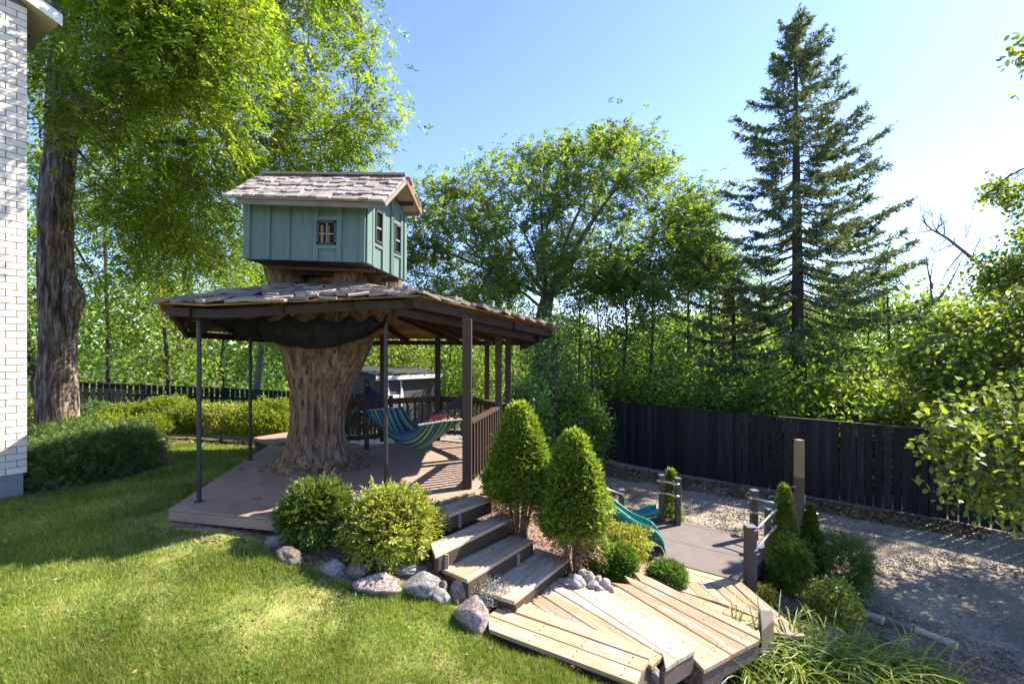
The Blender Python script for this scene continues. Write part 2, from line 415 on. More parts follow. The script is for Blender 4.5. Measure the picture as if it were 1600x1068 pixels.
def oval_leaves(P, D, ll, lw, flat=.9, droop=.3):
    n = len(P)
    d = unit(D * .7 + rdir(n) * .8 + np.array([0, 0, -droop]))
    N_ = rdir(n) * .8 + np.array([0, 0, flat])
    S = unit(np.cross(d, N_)); N_ = np.cross(S, d)
    L = (ll * nr.uniform(.6, 1.25, n))[:, None]; Wd = (lw * nr.uniform(.75, 1.2, n))[:, None]
    out = []
    for t, w in ((0, .0), (.22, .40), (.55, .5), (.85, .28), (1.0, 0), (.85, -.28), (.55, -.5), (.22, -.40)):
        out.append(P + d * L * t + S * Wd * w + N_ * (abs(w) * .18 - .12 * t * t) * Wd)
    return np.stack(out, 1).reshape(-1, 3)

def ell(n, c, r, shell=.55):
    d = rdir(n)
    q = nr.uniform(shell ** 3, 1, n) ** (1 / 3)
    return np.array(c) + d * q[:, None] * np.array(r), d

def curve_pts(a, b, n=6, sag=0.0, wob=.05):
    a, b = Vector(a), Vector(b)
    L = (b - a).length
    pts = []
    o1 = Vector(nr.normal(size=3)) * L * wob
    for i in range(n + 1):
        t = i / n
        p = a.lerp(b, t) + o1 * math.sin(math.pi * t)
        p.z += sag * L * math.sin(math.pi * t)
        pts.append(p)
    return pts

def bark_tube(pts, rad, n=40, seg=60, amp=.05, freq=5.0, ridge=.5):
    """thick trunk with vertical bark ridges in the geometry"""
    pts = [Vector(p) for p in pts]
    ts = np.linspace(0, len(pts) - 1, seg)
    V = []
    for t in ts:
        i = min(int(t), len(pts) - 2); f = t - i
        f2 = f * f * (3 - 2 * f)
        p = pts[i].lerp(pts[i + 1], f); r = rad[i] * (1 - f2) + rad[i + 1] * f2
        for k in range(n):
            a = 2 * math.pi * k / n
            q = Vector((math.cos(a) * freq, math.sin(a) * freq, p.z * freq * .16))
            h = noise.noise(q) * .6 + noise.noise(q * 2.3) * .4
            h2 = noise.noise(Vector((math.cos(a) * 1.3, math.sin(a) * 1.3, p.z * .7)))
            rr = r * (1 + h2 * .09) + amp * (abs(h) * 2 - .4)
            V.append((p.x + math.cos(a) * rr, p.y + math.sin(a) * rr, p.z))
    Fc = [(i*n+k, i*n+(k+1) % n, (i+1)*n+(k+1) % n, (i+1)*n+k) for i in range(seg - 1) for k in range(n)]
    return V, Fc

def make_tree(name, label, base, trunk, rad, clumps, leaf, mat, bark='twig', group=None, cat='tree', twigs=26, per=3,
              fine_trunk=False, limb_r=.35, from_h=.35, twig_r=.012, shell=.35, sag=.06, extra=None, groups=0):
    """trunk: list of points; clumps: list of (centre, radii, weight); leaf: dict(kind, ...)"""
    t = thing(name, base, label, cat, group)
    mb = MB()
    if fine_trunk:
        V, Fc = bark_tube(trunk, rad, n=72, seg=90, amp=.026, freq=8)
        mb.v, mb.f = V, Fc
    else:
        mb.tube(trunk, rad, 10)
    tp = [Vector(p) for p in trunk]
    if extra: extra(mb)
    mb.build('trunk', MAT[bark], t, smooth=True)
    br = MB()
    LV = []
    # sample of points along the trunk from which limbs can leave
    src = []
    for i in range(len(tp) - 1):
        for s in range(8):
            f = s / 8; src.append((tp[i].lerp(tp[i+1], f), rad[i] * (1 - f) + rad[i+1] * f))
    src = src[int(len(src) * from_h):]
    lead = {}
    if groups:                       # a few main limbs, each feeding the clumps round its end
        CC = np.array([c for c, r, w in clumps]); ce = CC[nr.choice(len(CC), groups, False)]
        for _ in range(12):
            lab = np.argmin(((CC[:, None] - ce[None]) ** 2).sum(-1), 1)
            ce = np.array([CC[lab == g].mean(0) if (lab == g).any() else ce[g] for g in range(groups)])
        for g in range(groups):
            e = Vector(ce[g])
            best = min(src, key=lambda q: (q[0] - e).length + max(0, q[0].z - e.z + .25 * (q[0].xy - e.xy).length) * 2.0)
            pts = curve_pts(best[0], e, 8, sag, .09)
            r0 = min(best[1] * .6, limb_r * .12 * (e - best[0]).length ** .7)
            rr_ = [r0 * (1 - .72 * i / 8) for i in range(9)]
            br.tube(pts, rr_, 7, False)
            for i in np.nonzero(lab == g)[0]: lead[int(i)] = list(zip(pts, rr_))[3:]
    for ci, (c, r, w) in enumerate(clumps):
        c = Vector(c)
        best = min(lead.get(ci, src), key=lambda q: (q[0] - c).length + max(0, q[0].z - c.z + .25 * (q[0].xy - c.xy).length) * 2.0)
        pts = curve_pts(best[0], c, 6, sag, .07)
        r0 = min(best[1] * .7, max(.02, limb_r * .06 * (c - best[0]).length ** .8))
        br.tube(pts, [r0 * (1 - .75 * i / 6) for i in range(7)], 6, False)
        nt = max(4, int(twigs * w))
        E, d = ell(nt, c, r, shell)
        Ps, Ds = [], []
        for e in E:
            e = Vector(e)
            s = pts[rnd.choice((3, 4, 5, 6))]
            tw = curve_pts(s, e, 3, sag, .08)
            br.tube(tw, [twig_r * 1.4, twig_r, twig_r * .7, twig_r * .4], 3, False)
            for _ in range(per):
                f = rnd.uniform(.45, 1.0)
                q = s.lerp(e, f) + Vector(nr.normal(size=3)) * leaf.get('spread', .12)
                dd = (e - s).normalized() + Vector(nr.normal(size=3)) * .7
                Ps.append(q); Ds.append(dd)
        Ps = np.array(Ps); Ds = unit(np.array(Ds))
        if leaf['kind'] == 'frond':
            LV.append(fronds(Ps, Ds, leaf['len'], leaf['k'], leaf['l'], leaf['w'], leaf.get('droop', .35)))
        else:
            m = leaf.get('m', 4)
            P2 = np.repeat(Ps, m, 0) + nr.normal(size=(len(Ps) * m, 3)) * leaf.get('cl', .12)
            LV.append((oval_leaves if leaf.get('oval') else simple_leaves)(P2, np.repeat(Ds, m, 0), leaf['l'], leaf['w'], droop=leaf.get('droop', .3)))
    br.build('branch', MAT[bark], t)
    me = quads_mesh('crown', np.concatenate(LV) - np.array(wloc(t)), 8 if leaf.get('oval') else 4)
    link('crown', me, t, MAT[mat])
    return t

def shrub(name, label, base, radii, n, leaf, mat, cat='shrub', group=None, lift=1.0, shape='ball', stems=6, lump=.12, stem_mat='twig', core=.35, sharp=.72):
    """bush of short sprays; base = foot on the ground, the crown rests on it"""
    base = Vector(base)
    t = thing(name, base, label, cat, group)
    rx, ry, rz = radii
    c = base + Vector((0, 0, rz * lift))
    d = rdir(n)
    q = np.where(nr.random(n) < core, nr.uniform(.55, .85, n), nr.uniform(.85, 1.0, n))
    ofs = np.array([rnd.uniform(0, 50) for _ in range(3)])
    lumps = np.array([1.25 * noise.noise(Vector(v * 1.9 + ofs)) + .55 * noise.noise(Vector(v * 6 + ofs)) for v in d])
    q = q * (1 + lump * 1.6 * lumps)
    q = q * np.where(nr.random(n) < .06, nr.uniform(1.05, 1.26, n), 1)          # stray shoots
    if shape == 'cone':
        h = (d[:, 2] + 1) / 2                          # 0 foot .. 1 top
        h = nr.uniform(0.02, 1, n) ** 1.25
        a = nr.uniform(0, 2 * math.pi, n)
        prof = np.minimum(1, (1 - h) ** sharp * 1.12) * (0.72 + .28 * np.minimum(1, h * 4))
        qq = np.where(nr.random(n) < core, nr.uniform(.5, .85, n), nr.uniform(.85, 1.0, n))
        lp = np.array([noise.noise(Vector((math.cos(x) * 1.6, math.sin(x) * 1.6, y * 3.5)) + Vector(ofs)) + .6 * noise.noise(Vector((math.cos(x) * 4, math.sin(x) * 4, y * 9)) + Vector(ofs)) for x, y in zip(a, h)])
        qq = qq * (1 + lump * 1.9 * lp) * np.where(nr.random(n) < .04, nr.uniform(1.05, 1.2, n), 1)
        P = np.stack([c.x + np.cos(a) * prof * qq * rx, c.y + np.sin(a) * prof * qq * ry, c.z - rz + h * 2 * rz], 1)
        D = unit(np.stack([np.cos(a), np.sin(a), .9 + 0 * a], 1))
    else:
        P = np.array(c) + d * q[:, None] * np.array([rx, ry, rz])
        P[:, 2] = np.maximum(P[:, 2], base.z + .02)
        D = unit(d + np.array([0, 0, .35]))
    D = unit(D + nr.normal(size=(n, 3)) * leaf.get('jit', .35))
    if leaf['kind'] == 'frond':
        V = fronds(P, D, leaf['len'], leaf['k'], leaf['l'], leaf['w'], leaf.get('droop', .1))
    else:
        m = leaf.get('m', 3)
        P2 = np.repeat(P, m, 0) + nr.normal(size=(n * m, 3)) * leaf.get('cl', .02)
        V = simple_leaves(P2, np.repeat(D, m, 0), leaf['l'], leaf['w'], droop=leaf.get('droop', 0), flat=.4)
    me = quads_mesh('foliage', V - np.array(base))
    link('foliage', me, t, MAT[mat])
    if stems:
        mb = MB()
        for i in range(stems):
            a = 2 * math.pi * i / stems + rnd.uniform(-.3, .3)
            e = c + Vector((math.cos(a) * rx * .5, math.sin(a) * ry * .5, rz * rnd.uniform(-.2, .3)))
            mb.tube(curve_pts(base + Vector((math.cos(a) * .05, math.sin(a) * .05, -.05)), e, 4, 0, .08), [.02, .016, .012, .01, .006], 5)
        mb.build('stem', MAT[stem_mat], t)
    return t
# ------------------------------------------------------------------ terrain
CP = np.array([
 (-14,3,-.2),(-10,3,-.16),(-10,8,-.16),(-8,5,-.14),(-6,2,-.2),(-6.4,6.3,-.14),(-6,6.8,-.14),(-5,4.5,-.15),(-4,4,-.18),(-4,5.2,-.14),(-5,9,-.13),(-7,10,-.14),(-10.9,11.4,-.2),
 (-6,-2,-.3),(-3,-2,-.45),(0,-2,-.75),(2.5,-2,-1.2),
 (-3.6,2,-.26),(-2.5,2,-.4),(-2.3,4.9,-.22),(-2.4,3.5,-.3),(-1.27,4.5,-.45),(-1.2,3,-.52),(-.35,4.3,-.70),(-.3,3.2,-.70),(-.3,1.5,-.72),(.82,3.5,-.70),(.3,3.85,-.70),(.6,2.8,-.76),(1,1.2,-.9),
 (-3,7,-.2),(-1.5,6.5,-.22),(-.75,6.6,-.26),(-3.9,8.8,-.15),(-.9,5.0,-.35),(-.75,5.4,-.3),(-1.7,5.2,-.24),(-1,8.5,-.42),(-1.5,10.6,-.8),(-3.5,10.5,-.5),(-2,13,-1.7),(-5,13,-1.1),(-8.2,13,-.6),
 (-12.6,14,-.75),(-8,18,-1.4),(-4,22,-1.85),(-14,20,-1.4),(-2,18,-1.9),(0,14,-1.8),(1,22,-1.9),
 (-.3,5.2,-.44),(-.05,5.0,-.68),(.2,5.0,-.98),(.36,5.42,-1.0),(.6,5.25,-1.02),(.1,4.65,-.96),(.5,4.3,-1.0),(1.0,4.0,-1.05),(1.15,5.3,-1.12),(1.6,4.8,-1.25),(1.5,5.8,-1.2),(.12,6.05,-.42),(.7,5.62,-.78),(.0,7.4,-.45),(.85,5.3,-.80),(.7,5.0,-.80),(1.27,5.85,-1.0),(1.44,6.2,-1.0),(1.0,6.6,-.8),(1.0,4.6,-1.0),
 (1.9,5.2,-1.3),(2.4,5.8,-1.36),(2.4,4.6,-1.36),(1.6,4.3,-1.25),(1.2,4.08,-1.1),(3.1,5.16,-1.36),(3.73,5.64,-1.47),(3.2,6.2,-1.42),(4.3,7.2,-1.6),(4.7,6.1,-1.62),(5.08,5.64,-1.66),(3.2,4.3,-1.5),(4,4.2,-1.6),(1.72,3.7,-1.2),(3,2.5,-1.5),
 (2.6,7.3,-1.5),(2.0,7.8,-1.4),(1.3,8.2,-1.2),(.6,8.5,-.9),(3,9.5,-1.7),(1.3,10.5,-1.6),(5,9,-1.72),(7,7.5,-1.73),(9,10,-1.74),(6,12.6,-1.72),(3,15.4,-1.72),(10,6,-1.78),(6,4,-1.74),(8,1,-1.8),(12,12,-1.8),(8,18,-1.85),(15,20,-1.9),(15,5,-1.85),(5,26,-2.0),(16,27,-2.0),(-14,27,-1.9)], dtype=float)
_A = np.hypot(CP[:, None, 0] - CP[None, :, 0], CP[:, None, 1] - CP[None, :, 1])
_n = len(CP)
_P = np.c_[np.ones(_n), CP[:, :2]]
_M = np.block([[_A + np.eye(_n) * -.02, _P], [_P.T, np.zeros((3, 3))]])
_C = np.linalg.solve(_M, np.r_[CP[:, 2], 0, 0, 0])

def hz(X, Y):
    X = np.asarray(X, float); Y = np.asarray(Y, float)
    out = _C[_n] + _C[_n+1] * X + _C[_n+2] * Y
    for i in range(_n):
        out = out + _C[i] * np.hypot(X - CP[i, 0], Y - CP[i, 1])
    return out

def gz(x, y): return float(hz(np.array([x]), np.array([y]))[0])

def inpoly(X, Y, poly):
    ins = np.zeros(X.shape, bool)
    n = len(poly)
    for i in range(n):
        x0, y0 = poly[i]; x1, y1 = poly[(i+1) % n]
        c = (y0 > Y) != (y1 > Y)
        with np.errstate(divide='ignore', invalid='ignore'):
            xi = (x1 - x0) * (Y - y0) / (y1 - y0 + 1e-12) + x0
        ins ^= c & (X < xi)
    return ins

LAWN = [(-16,-4),(1.5,-4),(1.5,1),(1.25,2.9),(.98,3.63),(-.15,4.38),(-.4,4.5),(-.9,4.72),(-1.27,4.5),(-1.75,4.62),(-2.2,4.8),(-2.5,5.02),(-3.0,5.15),(-3.9,5.4),
        (-4.6,9.1),(-4.9,9.8),(-5.3,10.5),(-6.7,10.15),(-8.0,10.2),(-7.6,9.2),(-6.2,8.6),(-5.5,7.9),(-5.75,7.1),(-6.3,6.5),(-6.6,6.2),(-7,5),(-16,5)]
GRAV = [(-.4,15.4),(.7,12),(1.3,10.4),(1.9,9.0),(2.7,8.75),(3.9,7.7),(4.45,6.9),(4.85,6.15),(5.25,5.45),(5.9,4.2),(6.3,2),(6.3,-4),(16,-4),(16,3),(10.6,8.9),(9.1,10.4),(6.0,13.0),(3.0,15.8)]
ROAD = [(-9,19),(-3.2,15.6),(-1,15),(2.6,16.2),(2.6,27),(-9,27)]

def terrain():
    xs = np.concatenate([np.arange(-16, -7, .3), np.arange(-7, 7, .09), np.arange(7, 16.2, .3)])
    ys = np.concatenate([np.arange(-4, 2.4, .3), np.arange(2.4, 11, .09), np.arange(11, 28, .3)])
    X, Y = np.meshgrid(xs, ys)
    Z = hz(X, Y)
    nx, ny = len(xs), len(ys)
    Z = Z + np.array([noise.noise(Vector((x * 1.7, y * 1.7, 0))) * .018 + noise.noise(Vector((x * 6, y * 6, 3))) * .008 for x, y in zip(X.ravel(), Y.ravel())]).reshape(X.shape)
    XC = (X[:-1, :-1] + X[1:, 1:]) / 2; YC = (Y[:-1, :-1] + Y[1:, 1:]) / 2
    J = np.array([noise.noise(Vector((x * 2.2, y * 2.2, 9))) for x, y in zip(XC.ravel(), YC.ravel())]).reshape(XC.shape) * .10
    lawn = inpoly(XC + J, YC + J, LAWN)
    grav = inpoly(XC + J, YC - J, GRAV) & ~lawn
    road = inpoly(XC, YC, ROAD) & ~grav
    wood = ~lawn & ~grav & ~road & ((YC > 11) | (XC < -8) | (XC > 9.5))
    mul = ~(lawn | grav | road | wood)
    idx = np.arange(nx * ny).reshape(ny, nx)
    Q = np.stack([idx[:-1, :-1], idx[:-1, 1:], idx[1:, 1:], idx[1:, :-1]], -1)
    P = np.stack([X, Y, Z], -1).reshape(-1, 3)
    for nm, mask, mat in (('lawn', lawn, 'turf'), ('gravel_yard', grav, 'gravel'), ('driveway', road, 'asphalt'), ('woodland_floor', wood, 'forest'), ('mulch_bed', mul, 'mulch')):
        q = Q[mask]
        u, inv = np.unique(q.ravel(), return_inverse=True)
        me = bpy.data.meshes.new(nm)
        me.vertices.add(len(u)); me.vertices.foreach_set('co', P[u].astype(np.float32).ravel())
        me.loops.add(q.size); me.loops.foreach_set('vertex_index', inv.astype(np.int32).ravel())
        me.polygons.add(len(q)); me.polygons.foreach_set('loop_start', np.arange(0, q.size, 4, dtype=np.int32))
        me.polygons.foreach_set('use_smooth', np.ones(len(q), bool))
        me.update(calc_edges=True)
        tag(link(nm, me, None, MAT[mat]), kind='structure')
terrain()
mb = MB(); mb.face([(-600, -300, -2.6), (600, -300, -2.6), (600, 900, -2.6), (-600, 900, -2.6)])
tag(mb.build('ground', MAT['field']), kind='structure')

# ------------------------------------------------------------------ house on the left
def house():
    C0 = U(42, 545, 6.4)
    w = Vector((-.514, -.857, 0)); n = Vector((.857, -.514, 0))
    b0 = Vector((C0.x, C0.y, gz(C0.x, C0.y)))
    t = thing('brick_house', b0, 'white brick house wall rising at the left edge above a grey foundation', 'house')
    def P(a, o, z): return Vector((C0.x, C0.y, 0)) + w * a + n * o + Vector((0, 0, z))
    mb = MB()
    mb.quad8([P(0.004,-.012,.17),P(5,-.012,.17),P(5,-5,.17),P(0.004,-5,.17),P(0.004,-.012,6.34),P(5,-.012,8.24),P(5,-5,8.24),P(0.004,-5,6.34)])
    mb.build('wall', MAT['mortar'], t)
    mb = MB()
    mb.quad8([P(.03,-.02,-.5),P(5,-.02,-.5),P(5,-5,-.5),P(.03,-5,-.5),P(.03,-.02,.169),P(5,-.02,.169),P(5,-5,.169),P(.03,-5,.169)])
    mb.build('foundation', MAT['concrete'], t)
    # bricks
    bl, bh, g = .205, .0795, .0095
    me = bpy.data.meshes.new('brick')
    q = MB().box(0, 1, -1, 0, 0, 1)
    me.from_pydata(q.v, [], q.f); me.materials.append(MAT['brick'])
    far = MB()
    nc = 0
    z = .172
    while z < 7.7:
        a = 0.0
        first = True
        k = 0
        while a < 2.6:
            L = bl
            if first and nc % 2: L = bl * .49
            first = False
            if z + bh > 6.31 + 1.9 / 5 * a: break
            dz = rnd.uniform(-.001, .001); pr = rnd.uniform(-.002, .004)
            if k < 4 and z < 6.5:
                M = frame(P(a, pr, z + dz), w * (L - g), n * .09, Vector((0, 0, bh)))
                inst('brick', me, t, M)
            else:
                far.quad8([P(a,-.02,z),P(a+L-g,-.02,z),P(a+L-g,pr,z),P(a,pr,z),P(a,-.02,z+bh),P(a+L-g,-.02,z+bh),P(a+L-g,pr,z+bh),P(a,pr,z+bh)])
            a += L; k += 1
        z += bh + g; nc += 1
    o = far.build('brickwork', MAT['brick'], t); o['kind'] = 'stuff'
    # rake soffit and roof
    def slab(a0, a1, o0, o1, dz0, dz1):
        z = lambda a: 6.35 + 1.9 / 5 * a
        return MB().quad8([P(a0,o0,z(a0)+dz0),P(a1,o0,z(a1)+dz0),P(a1,o1,z(a1)+dz0),P(a0,o1,z(a0)+dz0),P(a0,o0,z(a0)+dz1),P(a1,o0,z(a1)+dz1),P(a1,o1,z(a1)+dz1),P(a0,o1,z(a0)+dz1)])
    slab(-.3, 5, .12, -5, .01, .10).build('soffit', MAT['soffit'], t)
    slab(-.32, 5, .14, .122, -.02, .14).build('fascia', MAT['whitepaint'], t)
    slab(-.34, 5, .16, -5, .145, .2).build('roof', MAT['shedroof'], t)
house()

# ------------------------------------------------------------------ fences
def fence(name, label, pts, bw, gap, hgt, top, group=None, solid=(), post_every=2.4, lap=True):
    p0 = Vector(pts[0])
    t = thing(name, (p0.x, p0.y, gz(p0.x, p0.y)), label, 'fence', group)
    me = bpy.data.meshes.new('board'); q = MB().box(-.5, .5, -.5, .5, 0, 1)
    me.from_pydata(q.v, [], q.f); me.materials.append(MAT['fence'])
    dist = 0; nb = 0
    for i in range(len(pts) - 1):
        a, b = Vector(pts[i]).xy, Vector(pts[i+1]).xy
        L = (b - a).length; d = (b - a).normalized(); nn = Vector((d.y, -d.x))
        if nn.y > 0: nn = -nn
        x = 0
        while x < L - .02:
            f = x / L
            tz = top(dist + x)
            if any(s0 <= dist + x < s1 for s0, s1 in solid): gg = .003
            else: gg = max(.003, gap + rnd.uniform(-.5, .6) * gap)
            w = min(bw * rnd.uniform(.96, 1.04), L - x)
            c = a + d * (x + w / 2)
            z0 = gz(c.x, c.y) + .02
            M = frame((c.x + nn.x * rnd.uniform(0, .004), c.y + nn.y * rnd.uniform(0, .004), z0), Vector((d.x, d.y, rnd.uniform(-.006, .006))) * w, Vector((nn.x, nn.y, 0)) * .02, Vector((0, 0, tz - z0 + rnd.uniform(-.022, .014))))
            inst('board', me, t, M); nb += 1
            x += w + gg
        # rails
        for fz in (.22, .5, .8):
            za = gz(a.x, a.y); zb = gz(b.x, b.y)
            A = Vector((a.x, a.y, za + (top(dist) - za) * fz)) - Vector((nn.x, nn.y, 0)) * .035
            B = Vector((b.x, b.y, zb + (top(dist + L) - zb) * fz)) - Vector((nn.x, nn.y, 0)) * .035
            MB().bar(A, B, .04, .085).build('rail', MAT['fence'], t)
        cp = MB().bar(Vector((a.x, a.y, top(dist) + .02)), Vector((b.x, b.y, top(dist + L) + .02)), .10, .03)
        cp.build('cap', MAT['fence'], t)
        np_ = max(1, round(L / post_every))
        for k in range(np_ + 1):
            c = a.lerp(b, k / np_) - nn * .09
            z0 = gz(c.x, c.y)
            MB().box(c.x-.05, c.x+.05, c.y-.05, c.y+.05, z0 - .1, top(dist + L * k / np_) + .06).build('post', MAT['fence'], t)
        dist += L
    return t
fence('board_fence', 'long black vertical board fence along the far side of the gravel yard',
      [(2.95, 15.4, 0), (5.87, 12.65, 0), (8.8, 10.2, 0), (10.6, 8.35, 0)], .135, .023, 1.83, lambda s: .115 - .004 * s + (.02 if s < 4.0 else 0), solid=((.8, 4.0), (5.2, 6.0), (7.3, 7.9)))
fence('picket_fence', 'black slatted fence behind the low rounded shrubs on the left',
      [(-13.2, 13.6, 0), (-8.1, 18.0, 0), (-5.0, 20.2, 0)], .12, .028, 1.6, lambda s: .90 - .105 * s)

# small dark shed far behind the deck
def shed():
    a = U(588, 588, 21); b = U(683, 590, 23.5)
    z0 = gz(a.x, a.y) - .05
    t = thing('garden_shed', (a.x, a.y, z0), 'dark low shed with white eave trim far behind the deck railing', 'shed')
    u = Vector((b.x - a.x, b.y - a.y, 0)); L = u.length; u.normalize(); v = Vector((-u.y, u.x, 0))
    P = lambda s, o, z: Vector((a.x, a.y, 0)) + u * s + v * o + Vector((0, 0, z))
    zt = a.z
    MB().quad8([P(0,0,z0),P(L,0,z0),P(L,2.2,z0),P(0,2.2,z0),P(0,0,zt),P(L,0,zt-.02),P(L,2.2,zt),P(0,2.2,zt)]).build('wall', MAT['shed'], t)
    MB().quad8([P(-.15,-.2,zt),P(L+.15,-.2,zt-.02),P(L+.15,2.4,zt+.05),P(-.15,2.4,zt+.05),P(-.15,-.2,zt+.1),P(L+.15,-.2,zt+.08),P(L+.15,2.4,zt+.35),P(-.15,2.4,zt+.35)]).build('roof', MAT['shedroof'], t)
    MB().quad8([P(-.16,-.235,zt-.16),P(L+.16,-.235,zt-.18),P(L+.16,-.205,zt-.18),P(-.16,-.205,zt-.16),P(-.16,-.235,zt+.02),P(L+.16,-.235,zt),P(L+.16,-.205,zt),P(-.16,-.205,zt+.02)]).build('eave_trim', MAT['whitepaint'], t)
    MB().bar(P(L+.03,-.03,z0),P(L+.03,-.03,zt-.2),.08,.08).build('corner_trim', MAT['whitepaint'], t)
    # white frame of the doorway
    s0, s1 = .55, 1.25
    for s in (s0, s1):
        MB().bar(P(s,-.05,z0),P(s,-.05,zt-.18),.06,.06).build('door_post', MAT['whitepaint'], t)
        MB().quad8([P(s-.1,-.12,zt-1.0),P(s+.1,-.12,zt-1.0),P(s+.1,-.09,zt-1.0),P(s-.1,-.09,zt-1.0),P(s-.03,-.12,zt-.6),P(s+.03,-.12,zt-.6),P(s+.03,-.09,zt-.6),P(s-.03,-.09,zt-.6)]).build('bracket', MAT['whitepaint'], t)
    MB().bar(P(s0,-.07,zt-.93),P(s1,-.07,zt-.93),.05,.16).build('crossbar', MAT['whitepaint'], t)
    MB().quad8([P(s0+.05,-.03,z0),P(s1-.05,-.03,z0),P(s1-.05,-.005,z0),P(s0+.05,-.005,z0),P(s0+.05,-.03,zt-1.0),P(s1-.05,-.03,zt-1.0),P(s1-.05,-.005,zt-1.0),P(s0+.05,-.005,zt-1.0)]).build('door', MAT['concrete'], t)
    MB().quad8([P(L-.6,-.03,zt-1.05),P(L-.4,-.03,zt-1.05),P(L-.4,-.005,zt-1.05),P(L-.6,-.005,zt-1.05),P(L-.6,-.03,zt-.85),P(L-.4,-.03,zt-.85),P(L-.4,-.005,zt-.85),P(L-.6,-.005,zt-.85)]).build('vent', MAT['frame'], t)
shed()
# ------------------------------------------------------------------ deck under the pavilion
DECK = [(-3.87,5.44),(-2.39,5.09),(-1.92,4.98),(-1.02,5.40),(-.46,6.12),(-.42,6.5),(-.12,8.05),(-.2,8.6),(-.74,9.45),(-1.5,9.85),(-2.0,9.5),(-2.95,8.98),(-4.0,9.0),(-4.56,9.06)]

def clip(poly, p, n):                # keep the side of the line through p where (q-p).n >= 0
    out = []
    for i in range(len(poly)):
        a, b = Vector(poly[i]), Vector(poly[(i+1) % len(poly)])
        da, db = (a - p).dot(n), (b - p).dot(n)
        if da >= 0: out.append(a)
        if (da >= 0) != (db >= 0): out.append(a.lerp(b, da / (da - db)))
    return out

def deck():
    t = thing('deck', (-2.3, 7.2, gz(-2.3, 7.2)), 'brown painted plywood deck round the foot of the stump', 'deck')
    o = Vector(DECK[0]); u = Vector((.973, -.231)); v = Vector((.231, .973))
    gap = .004
    us = [-2.2, -1.0, .22, 1.44, 2.66, 3.9]; vs = [-1.0, .38, 1.05, 2.3, 3.5, 4.9]
    for i in range(len(us) - 1):
        for j in range(len(vs) - 1):
            sh = .35 if j % 2 else 0
            q = [Vector(p) for p in DECK]
            q = clip(q, o + u * (us[i] + sh + gap), u); 
            if len(q) > 2: q = clip(q, o + u * (us[i+1] + sh - gap), -u)
            if len(q) > 2: q = clip(q, o + v * (vs[j] + gap), v)
            if len(q) > 2: q = clip(q, o + v * (vs[j+1] - gap), -v)
            if len(q) > 2:
                dz = rnd.uniform(-.004, .003)
                bevel(MB().prism(q, -.018, dz).build('panel', MAT['deck'], t), .003)
    n = len(DECK)
    for i in range(n):
        a, b = Vector(DECK[i]), Vector(DECK[(i+1) % n])
        c = Vector((-2.4, 7.2)); nn = Vector(((b - a).y, -(b - a).x)).normalized()
        a3 = Vector((a.x - nn.x * .022, a.y - nn.y * .022, -.075)); b3 = Vector((b.x - nn.x * .022, b.y - nn.y * .022, -.075))
        MB().bar(a3, b3, .035, .105).build('fascia', MAT['deck'], t)
    inner = [Vector(p).lerp(Vector((-2.4, 7.2)), .02) for p in DECK]
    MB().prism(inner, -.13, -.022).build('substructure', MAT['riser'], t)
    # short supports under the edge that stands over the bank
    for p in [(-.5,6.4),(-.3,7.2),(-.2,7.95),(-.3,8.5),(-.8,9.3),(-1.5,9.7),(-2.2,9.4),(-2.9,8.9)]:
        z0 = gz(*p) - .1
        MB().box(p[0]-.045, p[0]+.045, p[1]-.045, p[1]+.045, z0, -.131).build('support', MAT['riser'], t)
    # screws and dark blotches
    return t
deck()
q = [G(396,686,-.02), G(428,697,-.02), G(462,690,-.02), G(452,677,-.02)]
t = thing('low_step', (q[0].x, q[0].y, gz(q[0].x, q[0].y)), 'low brown wooden step at the back left of the deck beside the shrubs', 'step')
qq = [Vector((p.x, p.y)) for p in q]
bevel(MB().prism(qq, -.045, .02).build('top_board', MAT['deck'], t), .003)
MB().prism([p.lerp(sum(qq, Vector((0, 0))) / 4, .06) for p in qq], gz(q[0].x, q[0].y) - .05, -.046).build('frame', MAT['riser'], t)

